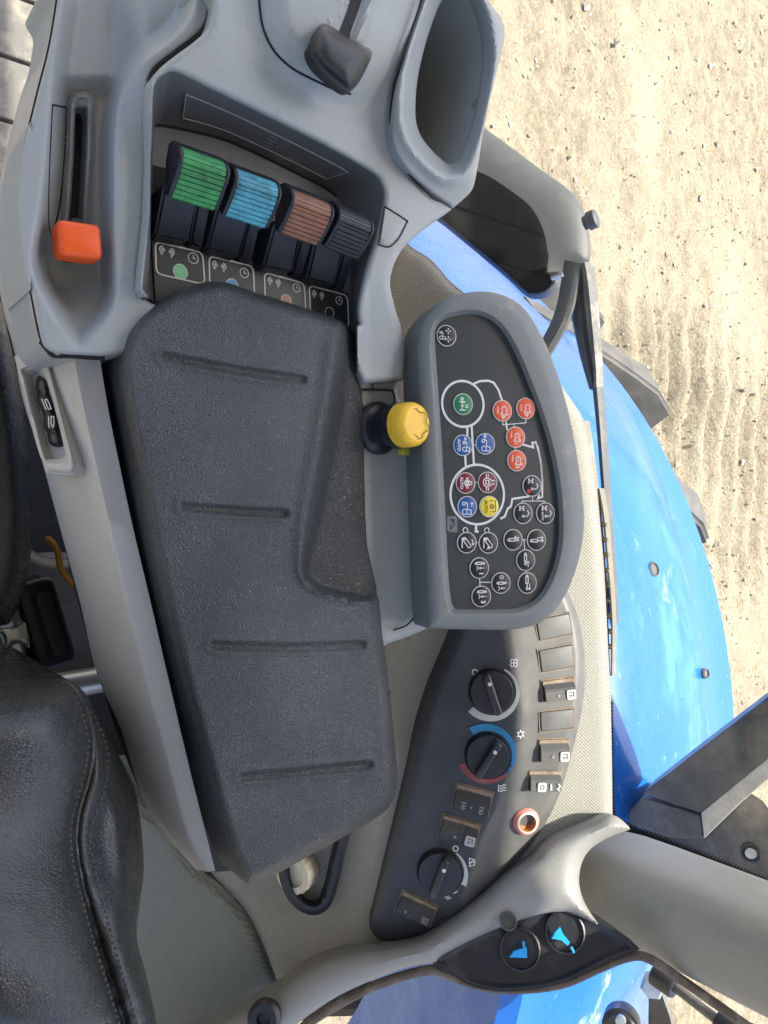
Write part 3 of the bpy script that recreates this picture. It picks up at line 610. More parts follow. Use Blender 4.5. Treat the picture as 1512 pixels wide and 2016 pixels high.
# ------------------------------------------------------------------ things outside the side window
# dark beam with a worn bright edge, and the plate below it
bm_ = thing('outside_beam', PY(1400, 1530, .90), 'dark dusty metal beam with a bright worn edge outside the window', 'beam')
YB = .92
def prism(name, pts, y0, y1, m, parent):
    V = [PY(*p, y0) for p in pts]; k = len(V); off = np.array([0, y1 - y0, -.02]); mb = MB()
    mb.add(V + [v + off for v in V], [tuple(range(k)), tuple(range(k, 2 * k))] + [(i, (i + 1) % k, k + (i + 1) % k, k + i) for i in range(k)])
    o = mb.build(name, m, parent, False); bmm = bmesh.new(); bmm.from_mesh(o.data); bmesh.ops.bevel(bmm, geom=bmm.edges, offset=.002, segments=2, affect='EDGES', profile=.6); bmm.to_mesh(o.data); bmm.free(); return o
prism('beam_top', [(1265, 1562), (1370, 1480), (1512, 1372), (1640, 1275), (1660, 1380), (1512, 1492), (1379, 1600), (1330, 1585)], YB, YB + .06, DKMET, bm_)
prism('beam_edge', [(1380, 1600), (1512, 1492), (1660, 1380), (1665, 1420), (1512, 1535), (1460, 1580), (1386, 1652)], YB + .001, YB + .05, mat('worn_edge', (.50, .46, .38), .42, metal=.25, mott=.25, mscale=60, dust=.3), bm_)
prism('end_block', [(1262, 1570), (1330, 1590), (1378, 1605), (1384, 1652), (1320, 1650), (1240, 1625), (1238, 1600)], YB + .003, YB + .08, DKMET, bm_)
pl_ = thing('outside_plate', PY(1450, 1680, .96), 'dark flat plate with a ringed bolt hole outside the window', 'plate')
prism('plate', [(1225, 1618), (1300, 1640), (1390, 1650), (1480, 1562), (1502, 1576), (1520, 1600), (1545, 1780), (1512, 1800), (1400, 1760)], .985, .995, DKMET, pl_)
mb = MB(); o = PY(1478, 1678, .983); mb.lathe(o, (0, -1, .55), [(.012, -.004), (.012, .003), (.0095, .004), (.0085, .001), (.0075, .001)], 28); mb.build('washer', BLACKM, pl_)
mb = MB(); mb.lathe(o + np.array([0, -.002, .001]), (0, -1, .55), [(.0068, -.003), (.0068, .002), (.005, .003)], 20); mb.build('bolt', SILVER, pl_)

# grey housing with a black face, on its bent bracket
HC = PY(1050, 430, .92); HN = unit((.10, -.78, .62)); HPL = (HC, HN)
hs = thing('mirror_housing', HC, 'grey plastic housing with a flat black face outside the front of the window', 'mirror')
hout = px([(905, 215), (957, 254), (1000, 285), (1060, 330), (1118, 372), (1142, 402), (1156, 440), (1162, 485), (1160, 512), (1150, 520), (1150, 520), (1108, 540), (1100, 562), (1078, 578), (1052, 583), (1030, 574), (985, 532), (868, 435), (800, 385), (800, 300), (850, 230)])
hface = px([(900, 308), (940, 334), (967, 347), (1008, 374), (1047, 406), (1068, 442), (1078, 477), (1080, 510), (1077, 532), (1088, 555), (1072, 572), (1050, 578), (1032, 570), (985, 526), (868, 429), (815, 385), (830, 320)])
relief('shell', hout, lambda x, y, s: -.018 + .022 * np.sqrt(1 - (1 - np.clip(s / 60, 0, 1)) ** 2), HOUSG, hs, HPL, step=10, skirt=.03, feats=[offs(resample(hface, 5), d_) for d_ in (-8, -4, 0, 4, 8, 12)])
relief('dark_face', hface, lambda x, y, s: .0048 - .0012 * (1 - sst(s, 0, 6)), mat('face_black', (.003, .003, .0033), .6, spec=.12, mott=.05), hs, HPL, step=14, skirt=.004, rings=(2, 5))
mb = MB(); a = PY(1150, 440, .925); b = PY(1172, 430, .93); mb.lathe(a, b - a, [(.010, 0), (.010, .006), (.0135, .0065), (.0135, .011), (.0125, .0115), (.0135, .012), (.0135, .018), (.011, .02)], 20); mb.build('bolt_knob', HOUSG, hs)
mb = MB(); strip(mb, [(1128, 515), (1120, 560), (1112, 600), (1098, 640), (1070, 690), (1050, 715)], (.94, .90), 34, .006, 26); mb.build('curved_strap', HOUSG, hs)
mb = MB(); strip(mb, [(1085, 548), (1098, 544), (1108, 540)], .915, 8, .003); mb.build('clip', SILVER, hs)
br = thing('bracket_arm', PY(1190, 900, .9), 'long tapering worn metal arm running along the window below the housing', 'bracket')
mb = MB(); strip(mb, [(1126, 525), (1135, 600), (1150, 690), (1168, 765)], .95, 34, .010, 16); mb.build('inner_flange', HOUSG, br)
mb = MB(); strip(mb, [(1150, 518), (1158, 560), (1166, 640), (1173, 720), (1175, 770)], .948, 19, .012, 8); mb.build('arm', mat('worn_arm', (.07, .07, .063), .6, grain=.4, gscale=500, mott=.25, mscale=40, dust=.3), br)
mb = MB(); strip(mb, [(1174, 762), (1182, 850), (1189, 950), (1197, 1050), (1205, 1160), (1208, 1230)], .945, 16, .010, 7); mb.build('arm_end', HOUSG, br)

# ================================================================== CLIMATE PANEL on the side wall
def D(x, y): return float(np.dot(U(x, y, *WPL) - CAM, [0, cp, -sp]))
cl = thing('climate_panel', U(950, 1500, *WPL, -.01), 'charcoal side console panel with three round dials and a row of rocker switches', 'panel')
fas_out = px([(900, 1195), (872, 1260), (835, 1350), (803, 1455), (775, 1570), (748, 1680), (726, 1770), (717, 1806), (724, 1838), (748, 1858), (790, 1863), (850, 1842), (905, 1806), (960, 1757), (1010, 1705), (1055, 1650), (1098, 1572), (1132, 1460), (1151, 1360), (1152, 1285), (1140, 1215), (1118, 1160), (1080, 1110), (1000, 1110)])
bevL = np.array([(905, 1195), (905, 1260), (868, 1350), (830, 1455), (797, 1580), (770, 1690), (745, 1775), (738, 1808), (745, 1830)])
def fash(x, y, s): return bend(x, y) - .011 * (1 - sst(s, 0, 16)) - .004 * (1 - sst(s, 10, 38)) * (x < np.interp(y, [1195, 1860], [1000, 860]))
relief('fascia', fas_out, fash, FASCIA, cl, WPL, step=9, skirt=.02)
def wf(x, y, h=0.0):
    """local frame of the fascia at a photo position; past the crease the face leans back"""
    e = 6; b0 = float(bend(np.array([x]), np.array([y]))[0]); p = U(x, y, *WPL, b0 + h)
    p2 = U(x + e, y, *WPL, float(bend(np.array([x + e]), np.array([y]))[0]) + h); ey = p2 - p; ey -= WEX * (ey @ WEX)
    return Frame(p, WEX, ey)
def rotf(fr, deg):
    a = math.radians(deg); return Frame(fr.o, fr.ex * math.cos(a) + fr.ey * math.sin(a), -fr.ex * math.sin(a) + fr.ey * math.cos(a))
def pxm(x, y): return D(x, y) / F          # metres per photo pixel on the wall plane
# local angle 0 = image down, 90 = image right
def dial(cx, cy, rp, ang, scale):
    fr = wf(cx, cy, .0); k = pxm(cx, cy); r = rp * k
    mb = MB(); mb.lathe(fr.o, fr.n, [(r * 1.04, -.004), (r * 1.04, .0015), (r * 1.0, .0028), (r * .965, .0006), (r * .96, .0006), (r * .955, .006), (r * .92, .0075), (r * .5, .0075)], 56); kn = mb.build('rotary_knob', KNOBB, cl)
    f2 = rotf(fr.at(fr.pt(0, 0, .0072)), ang); mb = MB(); mb.rbox(f2, -r * .93, r * .93, -r * .19, r * .19, 0, .011, r * .16, .0025); mb.build('grip_bar', KNOBB, kn)
    mb = MB(); mb.disc(f2, -r * .50, r * .05, r * .085, .0112); mb.build('pointer_dot', WHITE, kn, False)
    for (m, a0, a1, w0, w1) in scale:
        mb = MB(); n = 40; pin, pout = [], []
        for i in range(n + 1):
            a = math.radians(a0 + (a1 - a0) * i / n); wd = (w0 + (w1 - w0) * i / n) * k
            pin.append((r * 1.08 * math.cos(a), r * 1.08 * math.sin(a))); pout.append(((r * 1.08 + wd) * math.cos(a), (r * 1.08 + wd) * math.sin(a)))
        V = [fr.pt(*p, .0009) for p in pin] + [fr.pt(*p, .0009) for p in pout] + [fr.pt(*p, -.001) for p in pin] + [fr.pt(*p, -.001) for p in pout]; q = n + 1
        Fc = [(i, i + 1, q + i + 1, q + i) for i in range(n)] + [(q + i, q + i + 1, 3 * q + i + 1, 3 * q + i) for i in range(n)] + [(i, 2 * q + i, 2 * q + i + 1, i + 1) for i in range(n)]
        mb.add(V, Fc); mb.build('scale_band', m, cl)
# angles are measured from image-down towards image-right
dial(968, 1360, 44, 18, [(SCALEW, 290 - 85 - 360 + 0, 20 + 145 + 0, 12, 2)] if False else [(SCALEW, -48, 150, 15, 3)])
dial(960, 1486, 44, -32, [(SCALER, -70, 70, 13, 4), (SCALEB, 40, 215, 5, 16)])
dial(866, 1715, 44, -20, [(SCALEW, 62, 140, 10, 3)])
def glyph(x, y, fn, h=.0006, m=WHITE, rot=0, parent=None, name='symbol', scale=1.0):
    fr = rotf(wf(x, y, 0), rot); k = pxm(x, y) * scale; mb = MB(); fn(mb, fr, k, h); return mb.build(name, m, parent or cl, False)
def g_o(mb, fr, k, h): mb.arc(fr, 0, 0, 5 * k, 0, 360, 2.4 * k, h)
def g_fan(mb, fr, k, h):
    for a in (45, 135, 225, 315): mb.arc(fr, 5 * k * math.cos(math.radians(a)), 5 * k * math.sin(math.radians(a)), 3.6 * k, 0, 360, 1.6 * k, h, 16)
def g_snow(mb, fr, k, h):
    mb.arc(fr, 0, 0, 5 * k, 0, 360, 2 * k, h, 12)
    for a in range(0, 360, 60): mb.stroke(fr, [(5 * k * math.cos(math.radians(a)), 5 * k * math.sin(math.radians(a))), (9 * k * math.cos(math.radians(a)), 9 * k * math.sin(math.radians(a)))], 2.4 * k, h)
def g_heat(mb, fr, k, h):
    mb.stroke(fr, [(-7 * k, -7 * k), (7 * k, -7 * k)], 1.8 * k, h)
    for x in (-5, 0, 5): mb.stroke(fr, [(x * k, -5 * k), ((x + 1.5) * k, -1 * k), ((x - 1.5) * k, 3 * k), (x * k, 8 * k)], 1.7 * k, h)
def g_wash(mb, fr, k, h):
    mb.stroke(fr, [(-8 * k, -5 * k), (-5 * k, 5 * k), (5 * k, 5 * k), (8 * k, -5 * k)], 1.7 * k, h, closed=True); mb.stroke(fr, [(-6 * k, 3 * k), (5 * k, -5 * k)], 1.6 * k, h); mb.stroke(fr, [(0, -5 * k), (0, 8 * k)], 1.6 * k, h)
def g_bar(mb, fr, k, h): mb.stroke(fr, [(0, -5 * k), (0, 5 * k)], 2.4 * k, h)
glyph(935, 1323, g_o); glyph(1011, 1305, g_fan); glyph(1024, 1445, g_snow); glyph(988, 1551, g_heat); glyph(897, 1670, g_o); glyph(929, 1697, g_wash); glyph(897, 1756, g_bar, rot=30); glyph(880, 1765, g_bar, rot=20); glyph(884, 1768, g_bar, rot=20)
def rocker(cx, cy, lx, ly, rot, kind, icon=None, name='rocker_switch'):
    """lx across (image right), ly down, in photo pixels"""
    fr = rotf(wf(cx, cy, .0), rot); k = pxm(cx, cy); X = ly * k / 2; Y = lx * k / 2
    mb = MB(); g = 1.9 * k
    mb.stroke(fr, [(-X, -Y), (X, -Y), (X, Y), (-X, Y)], g, -.0002, .0010, True); rim = mb.build('dust_rim', DUSTY, None)
    mb = MB()
    if kind == 'blank':
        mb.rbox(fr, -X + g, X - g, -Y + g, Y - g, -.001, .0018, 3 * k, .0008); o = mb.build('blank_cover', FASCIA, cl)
    else:
        # tilted rocker: a pressed half and a raised half
        y0, y1, x0, x1 = -Y + g, Y - g, -X + g, X - g; V = [fr.pt(x, y, h) for x, y, h in ((x0, y0, -.003), (x1, y0, -.003), (x1, y1, -.003), (x0, y1, -.003), (x0, y0, .0005), (x1, y0, .0062), (x1, y1, .0062), (x0, y1, .0005), ((x0 + x1) / 2 - .001, y0, .0052), ((x0 + x1) / 2 - .001, y1, .0052))]
        mb.add(V, [(0, 3, 2, 1), (0, 1, 5, 8, 4), (2, 3, 7, 9, 6), (3, 0, 4, 7), (1, 2, 6, 5), (4, 8, 9, 7), (8, 5, 6, 9)]); o = mb.build(name, ROCKD, cl, False)
        bmm = bmesh.new(); bmm.from_mesh(o.data); bmesh.ops.bevel(bmm, geom=bmm.edges, offset=.0007, segments=2, affect='EDGES'); bmm.to_mesh(o.data); bmm.free()
        mb = MB(); mb.rbox(fr, x0, x0 + (x1 - x0) * .28, y0, y1, -.002, .0022, .0008); mb.build('dusty_step', DUSTY, o)
        if icon:
            f2 = fr.at(fr.pt((x0 + x1) / 2 + (x1 - x0) * .24, 0, .0060)); icon(f2, o, k, y0, y1)
    rim.parent = o
    return o
def ic_patch(f2, o, k, y0, y1):
    mb = MB(); s = 9.5 * k; c = y1 - s * 1.25; mb.rbox(f2, -s, s, c - s, c + s, 0, .0009, s * .3); p = mb.build('icon_patch', PATCHW, o)
    mb = MB(); mb.stroke(f2, [(-s * .5, c - s * .5), (-s * .5, c + s * .5), (s * .5, c + s * .5)], s * .22, .001); mb.stroke(f2, [(0, c - s * .6), (s * .1, c + s * .1), (s * .5, c - s * .4)], s * .2, .001); mb.build('symbol', GREY_B, o, False)
    if random.random() < 2: mb = MB(); mb.arc(f2, 0, y0 + (y1 - y0) * .42, 2 * k, 0, 360, 1.2 * k, .0003); mb.build('indicator_mark', WHITED, o, False)
def ic_two(f2, o, k, y0, y1):
    mb = MB()
    for c in (y0 + (y1 - y0) * .28, y0 + (y1 - y0) * .78):
        for dx in (-6, -1): mb.stroke(f2, [((dx) * k, c - 4 * k), ((dx + 1) * k, c), ((dx) * k, c + 5 * k)], 1.5 * k, .0004)
        mb.arc(f2, 5 * k, c, 3 * k, 0, 360, 1.4 * k, .0004)
    mb.arc(f2, 0, (y0 + y1) / 2, 1.3 * k, 0, 360, 1 * k, .0004); mb.build('symbol', WHITED, o, False)
def ic_three(f2, o, k, y0, y1):
    mb = MB(); c = y0 + (y1 - y0) * .36; s = 9 * k; mb.rbox(f2, -s, s, c - s, c + s, 0, .0009, s * .3); mb.build('icon_patch', PATCHW, o)
    mb = MB(); mb.arc(f2, 0, c, s * .45, 0, 360, s * .2, .001); mb.build('symbol', GREY_B, o, False)
    mb = MB(); mb.stroke(f2, [(-6 * k, y0 + (y1 - y0) * .64), (6 * k, y0 + (y1 - y0) * .66)], 4 * k, .0004); mb.stroke(f2, [(-7 * k, y1 - 9 * k), (-2 * k, y1 - 4 * k), (3 * k, y1 - 10 * k), (7 * k, y1 - 4 * k)], 3 * k, .0004); mb.build('marks', PATCHW, o, False)
def ic_faint(f2, o, k, y0, y1):
    mb = MB(); c = y1 - 14 * k; mb.stroke(f2, [(-5 * k, c - 6 * k), (5 * k, c - 5 * k), (6 * k, c + 5 * k), (-5 * k, c + 6 * k)], 1.6 * k, .0004, closed=True); mb.arc(f2, 0, c, 2.4 * k, 0, 360, 1.4 * k, .0004); mb.arc(f2, 0, y0 + (y1 - y0) * .25, 1.8 * k, 0, 360, 1.2 * k, .0004); mb.build('symbol', WHITED, o, False)
# (positive rot turns image-down towards image-right)
rocker(1090, 1234, 74, 46, 10, 'blank'); rocker(1095, 1296, 74, 48, 8, 'blank')
rocker(1099, 1357, 70, 44, 4, 'switch', ic_patch); rocker(1096, 1417, 74, 42, 3, 'blank'); rocker(1089, 1476, 66, 46, -2, 'switch', ic_patch); rocker(1071, 1536, 70, 42, -4, 'switch', ic_three)
rocker(930, 1574, 74, 50, -13, 'switch', ic_two); rocker(904, 1634, 76, 46, -14, 'switch', ic_patch); rocker(820, 1787, 76, 44, -22, 'switch', ic_faint)
f_ = wf(1035, 1616); mb = MB(); k = pxm(1035, 1616); mb.lathe(f_.o, f_.n, [(27 * k, -.002), (27 * k, .002), (23 * k, .004), (20 * k, .0045), (18.5 * k, .003)], 40, True, False); ps = mb.build('power_socket', REDP, cl)
mb = MB(); mb.lathe(f_.o, f_.n, [(20 * k, .003), (20 * k, .005), (17 * k, .0052), (15.5 * k, .003), (15 * k, -.0005), (4 * k, -.0009)], 36, False, True); mb.build('metal_sleeve', COPPER, ps)
mb = MB(); mb.lathe(f_.o, f_.n, [(21.5 * k, .0038), (21.5 * k, .0050), (17.5 * k, .0058), (17 * k, .0045)], 36, False, False); mb.build('pale_ring', CREAM, ps)

# black bowl with cream adjusting wheel in the trim
aw = thing('adjuster', U(610, 1720, *WPL, -.02), 'cream ribbed adjusting wheel in a black oval bowl behind the arm pad', 'adjuster')
bo = px([(548, 1715), (562, 1762), (588, 1792), (620, 1802), (648, 1786), (664, 1745), (676, 1690), (688, 1630), (670, 1570), (600, 1580), (555, 1640)])
relief('bowl', bo, lambda x, y, s: .004 - .004 * (1 - sst(s, 0, 8)) - .022 * sst(s, 18, 30), mat('bowl_black', (.014, .017, .024), .5, grain=.2, dust=.15, dcol=(.10, .08, .06)), aw, WPL, step=7, skirt=.02, feats=[])
o = U(590, 1712, *WPL, -.012); k = pxm(590, 1712); prof = []
mb = MB(); seg = 72; R0 = 37 * k; V = []; ax = unit(WN + np.array([0, -.25, -.15])); tt = unit(np.cross(ax, (0, 0, 1))); uu = np.cross(ax, tt)
for r_, h_ in ((1.0, -.004), (1.0, .012), (.93, .0145), (.62, .0145), (.58, .011), (.1, .011)):
    for i in range(seg): a = 2 * math.pi * i / seg; rr = R0 * r_ * (1 + (.045 if (i // 2) % 2 else 0) * (r_ > .97)); V.append(o + ax * h_ + (tt * math.cos(a) + uu * math.sin(a)) * rr)
mb.add(V, [(j * seg + i, j * seg + (i + 1) % seg, (j + 1) * seg + (i + 1) % seg, (j + 1) * seg + i) for j in range(5) for i in range(seg)] + [tuple(range(5 * seg, 6 * seg))]); mb.build('ribbed_wheel', CREAM, aw, True, 30)

# ================================================================== KEYPAD (control panel right of the armrest)
KP0 = P(980, 900, .02); KA = math.radians(18); KN = np.array([0, -math.sin(KA), math.cos(KA)]); KPL = (KP0, KN)
KF = Frame(KP0, (1, 0, 0), (0, math.cos(KA), math.sin(KA)))
kp = thing('keypad_panel', U(980, 900, KP0, KN, -.02), 'slate grey keypad panel with coloured round buttons and white print beside the armrest', 'control panel')
kout = px([(848, 612), (880, 587), (940, 574), (990, 581), (1030, 605), (1056, 642), (1082, 695), (1106, 762), (1126, 842), (1141, 930), (1150, 1010), (1146, 1070), (1131, 1130), (1106, 1183), (1075, 1218), (1040, 1234), (985, 1240), (846, 1238), (846, 1238), (842, 1230), (838, 1150), (832, 1000), (826, 850), (822, 745), (820, 690), (827, 645)])
kin = px([(858, 640), (878, 624), (920, 615), (955, 621), (985, 642), (1012, 684), (1040, 748), (1065, 815), (1085, 885), (1099, 960), (1104, 1040), (1097, 1100), (1080, 1148), (1056, 1182), (1022, 1199), (985, 1203), (890, 1203), (890, 1203), (881, 1150), (873, 1000), (865, 850), (856, 720), (853, 670)])
relief('frame', kout, lambda x, y, s: .0065 * sst(sdist(kin, x, y), 6, -7) - .008 * (1 - np.sqrt(1 - (1 - np.clip(s / 16, 0, 1)) ** 2)) * 1.0 - .003 * sst(s, 26, 4), FRAMEG, kp, KPL, step=9, skirt=.028, feats=[offs(resample(kin, 4), d_) for d_ in (-9, -6, -3, 0, 3, 6, 9)])
relief('face', kin, lambda x, y, s: .0008 + 0 * x, FACE, kp, KPL, step=40, skirt=.002, rings=())
KH = .0009
def kl(x, y): return KF.loc(U(x, y, KP0, KN, KH))
def kmm(x, y): return float(np.dot(U(x, y, KP0, KN) - CAM, [0, cp, -sp])) / F
def kline(mb, pts, wpx): q = [kl(*p) for p in pts]; mb.stroke(KF, q, wpx * kmm(980, 900), KH)
def C1(x, y): return (800 + x / 3.78, 560 + y / 3.78)
def C2(x, y): return (820 + x / 3.979, 860 + y / 3.979)
mb = MB()
def kring(cx, cy, rp, wpx):
    c = kl(cx, cy); k = kmm(cx, cy); mb.arc(KF, c[0], c[1], rp * k, 0, 360, wpx * k, KH, 64)
kring(911.4, 795.2, 45, 4.6); kring(940, 973.6, 58.5, 4.6)
for pts, wd in ([[C1(497, 742), C1(545, 720), C1(610, 717), C1(650, 732), C1(685, 785), C1(712, 865)], 4.4], [[C1(740, 1022), C1(750, 1085)], 4], [[C1(453, 1062), C1(453, 1130)], 4.2], [[C1(485, 1052), C1(502, 1342)], 4], [[C1(437, 1272), C1(441, 1352)], 4.2],
                [[C1(862, 1190), C1(943, 1213), C1(936, 1178), C1(962, 1174), C1(985, 1250), C1(1003, 1350), C1(1012, 1480)], 4], [[C2(928, 42), C2(950, 80), C2(972, 190), C2(985, 330), C2(985, 470), C2(950, 484), C2(962, 455)], 3.6],
                [[C2(885, 466), C2(750, 486), C2(738, 545), C2(714, 562), C2(690, 625), C2(655, 642)], 4], [[C2(467, 690), C2(464, 740), C2(484, 744)], 4.6],
                [[C1(717, 1022), C1(717, 1045), C1(888, 1030), C1(888, 1005)], 1.6], [[C1(800, 1038), C1(800, 1062)], 1.6], [[C1(500, 1195), C1(522, 1195)], 1.8], [[C1(810, 1212), C1(810, 1236)], 1.8], [[C2(455, 358), C2(480, 358)], 1.8],
                [[C2(909, 468), C2(909, 503)], 1.6], [[C2(825, 517), C2(825, 503), C2(1000, 503), C2(1000, 517)], 1.6], [[C2(825, 806), C2(860, 806)], 1.8], [[C2(842, 806), C2(845, 886)], 1.8], [[C2(856, 1048), C2(858, 1064)], 1.8], [[C2(460, 828), C2(486, 828)], 1.8], [[C2(493, 1105), C2(497, 1172)], 1.8], [[C2(495, 1138), C2(582, 1140)], 1.8]): kline(mb, pts, wd)
for c in ((916, 1043.7), (958.5, 1044)): kring(*c, 5, 1.8)
tag(mb.build('diagram_lines', WHITE, kp, False), None, None, None, 'stuff')
# small page symbol
mb = MB(); c = kl(892, 1034); k = kmm(892, 1034)
for dx, dy in ((0, 0), (-2, -2), (-4, -4)): mb.stroke(KF, [(c[0] + (-13 + dy) * k, c[1] + (-8 + dx) * k), (c[0] + (13 + dy) * k, c[1] + (-8 + dx) * k), (c[0] + (13 + dy) * k, c[1] + (8 + dx) * k), (c[0] + (-13 + dy) * k, c[1] + (8 + dx) * k)], .9 * k, KH, closed=True)
mb.stroke(KF, [(c[0] - 8 * k, c[1] - 4 * k), (c[0] + 6 * k, c[1] + 3 * k), (c[0] + 8 * k, c[1]), (c[0] - 6 * k, c[1] - 6 * k)], 1 * k, KH, closed=True); mb.build('page_symbol', WHITED, kp, False)

# symbols, in units of the button radius; x = reading direction, y = up
def tractor(mb, f, r, h, ox=0., oy=0., s=1., arrow=False, wd=.085):
    T = lambda x, y: ((ox + x * s) * r, (oy + y * s) * r)
    mb.arc(f, *T(.34, -.20), .21 * s * r, 0, 360, wd * r, h, 20); mb.arc(f, *T(-.30, -.26), .13 * s * r, 0, 360, wd * r, h, 16)
    mb.stroke(f, [T(.52, -.02), T(.55, .36), T(.22, .36), T(.14, .04), T(-.34, .04), T(-.38, -.10)], wd * r, h)
    if arrow: mb.stroke(f, [T(-.42, -.12), T(-.75, -.12)], wd * r, h); mb.poly(f, [T(-.62, .04), T(-.62, -.28), T(-.95, -.12)], h)
def engine(mb, f, r, h, oy=.1, s=1., wd=.085):
    T = lambda x, y: (x * s * r, (oy + y * s) * r)
    mb.arc(f, *T(-.12, 0), .27 * s * r, 50, 310, wd * r, h, 20); mb.stroke(f, [T(.05, .20), T(.20, .20), T(.30, .36), T(.42, .36), T(.42, -.36), T(.30, -.36), T(.20, -.20), T(.05, -.20)], wd * r, h)
def cyl(mb, f, r, h, ox=0., oy=0., vert=False, ext=.3, s=1.):
    def T(x, y): return ((ox + (y if vert else x) * s) * r, (oy + (x if vert else y) * s) * r)
    mb.stroke(f, [T(-.45, -.12), T(.15, -.12), T(.15, .12), T(-.45, .12)], .085 * r, h, closed=True); mb.arc(f, *T(-.56, 0), .09 * s * r, 0, 360, .07 * r, h, 12); mb.stroke(f, [T(.15, 0), T(.15 + ext, 0)], .09 * r, h); mb.arc(f, *T(.24 + ext, 0), .10 * s * r, 0, 360, .08 * r, h, 12)
def arrow(mb, f, r, h, a, b, wd=.07, hd=.14):
    a = np.array(a, float); b = np.array(b, float); d = unit(b - a); n = np.array([-d[1], d[0]]); mb.stroke(f, [a * r, (b - d * hd * .5) * r], wd * r, h); mb.stroke(f, [(b - d * hd + n * hd) * r, b * r, (b - d * hd - n * hd) * r], wd * r, h)
def s_cross(mb, f, r, h):
    for cx in (-.42, .36):
        for dx, dy in ((1, 0), (-1, 0), (0, 1), (0, -1)): arrow(mb, f, r, h, (cx + dx * .07, .12 + dy * .07), (cx + dx * .27, .12 + dy * .27), .05, .08)
    tractor(mb, f, r, h, 0, -.48, .75, wd=.06)
def s_axle(mb, f, r, h):
    mb.stroke(f, [(-.20 * r, -.45 * r), (-.20 * r, .15 * r)], .16 * r, h); mb.stroke(f, [(.58 * r, -.45 * r), (.58 * r, .15 * r)], .13 * r, h); mb.stroke(f, [(-.2 * r, -.15 * r), (.58 * r, -.15 * r)], .09 * r, h); mb.arc(f, .18 * r, -.15 * r, .10 * r, 0, 360, .08 * r, h, 14)
    for i in range(3): mb.stroke(f, [((.02 + i * .13) * r, .12 * r), ((.10 + i * .13) * r, .30 * r), ((.02 + i * .13) * r, .48 * r)], .06 * r, h)
    mb.arc(f, -.48 * r, -.18 * r, .16 * r, 0, 360, .05 * r, h, 16); mb.stroke(f, [(-.55 * r, -.24 * r), (-.55 * r, -.1 * r), (-.41 * r, -.1 * r), (-.41 * r, -.24 * r)], .05 * r, h, closed=True)
def s_rpm(mb, f, r, h): engine(mb, f, r, h, .12, .95); mb.text(f, 'n/min', .30 * r, -.02 * r, -.55 * r, h, .02); T = lambda x, y: (x * r, y * r); mb.stroke(f, [T(.55, -.12), T(.78, .04), T(.55, .20)], .08 * r, h, closed=True)
def s_rpmn(t):
    def fn(mb, f, r, h): engine(mb, f, r, h, .10, .95); mb.text(f, 'AUTO', .20 * r, -.12 * r, .1 * r, h, .02); mb.text(f, 'n/min', .28 * r, -.2 * r, -.52 * r, h, .02); mb.text(f, t, .50 * r, .62 * r, -.02 * r, h, .03)
    return fn
def s_trauto(mb, f, r, h): tractor(mb, f, r, h, .05, .28, .95, True); mb.text(f, 'AUTO', .42 * r, 0, -.50 * r, h, .03)
def s_tr(mb, f, r, h): tractor(mb, f, r, h, .08, .02, 1.15, True)
def diff(mb, f, r, h, oy, s):
    T = lambda x, y: (x * s * r, (oy + y * s) * r); mb.arc(f, *T(0, 0), .40 * s * r, 200, 340, .10 * r, h, 16)
    for sg in (-1, 1): mb.stroke(f, [T(sg * .72, -.10), T(sg * .38, -.10), T(sg * .30, .22), T(sg * .14, .40), T(sg * .14, .68)], .10 * r, h); mb.stroke(f, [T(sg * .72, .08), T(sg * .45, .08)], .08 * r, h)
    mb.stroke(f, [T(-.18, -.16), T(-.18, .10), T(.18, .10), T(.18, -.16)], .09 * r, h, closed=True); mb.arc(f, *T(0, .10), .12 * s * r, 0, 180, .07 * r, h, 10)
def s_diffa(mb, f, r, h): diff(mb, f, r, h, .12, .72); mb.text(f, 'AUTO', .42 * r, 0, -.50 * r, h, .03)
def s_diff(mb, f, r, h): diff(mb, f, r, h, -.08, 1.1)
def s_trup(mb, f, r, h): tractor(mb, f, r, h, .08, -.10, 1.2); arrow(mb, f, r, h, (.02, .42), (-.38, .42), .08, .14)
def s_pto(mb, f, r, h):
    mb.text(f, 'AUTO', .44 * r, 0, -.42 * r, h, .03); mb.arc(f, 0, .22 * r, .15 * r, 0, 360, .08 * r, h, 16)
    for a in range(0, 360, 60): mb.stroke(f, [(.18 * r * math.cos(math.radians(a)), .22 * r + .18 * r * math.sin(math.radians(a))), (.27 * r * math.cos(math.radians(a)), .22 * r + .27 * r * math.sin(math.radians(a)))], .08 * r, h)
    mb.stroke(f, [(-.55 * r, .02 * r), (-.55 * r, .62 * r), (.5 * r, .62 * r), (.5 * r, .1 * r)], .06 * r, h)
def turn(mb, f, r, h, auto=False):
    for y in (-.42, -.02): mb.stroke(f, [(-.66 * r, y * r), (-.30 * r, y * r)], .09 * r, h); [mb.stroke(f, [(x * r, (y - .12) * r), (x * r, (y + .12) * r)], .09 * r, h) for x in (-.66, -.30)]
    mb.stroke(f, [(-.48 * r, -.42 * r), (-.48 * r, -.02 * r)], .09 * r, h)
    mb.arc(f, 0.0 * r, .22 * r, .30 * r, 150, -40, .08 * r, h, 16); arrow(mb, f, r, h, (.26, .12), (.30, -.16), .08, .14)
    if auto: mb.text(f, 'AUTO', .30 * r, .28 * r, -.42 * r, h, .03)
s_t = lambda mb, f, r, h: turn(mb, f, r, h)
s_ta = lambda mb, f, r, h: turn(mb, f, r, h, True)
def s_cu(mb, f, r, h): cyl(mb, f, r, h, 0, .0, True, .18, 1.0); arrow(mb, f, r, h, (-.22, .60), (-.22, .08), .07)
def s_cd(mb, f, r, h): cyl(mb, f, r, h, .06, -.10, True, .42, 1.0); arrow(mb, f, r, h, (-.22, .0), (-.22, .62), .07)
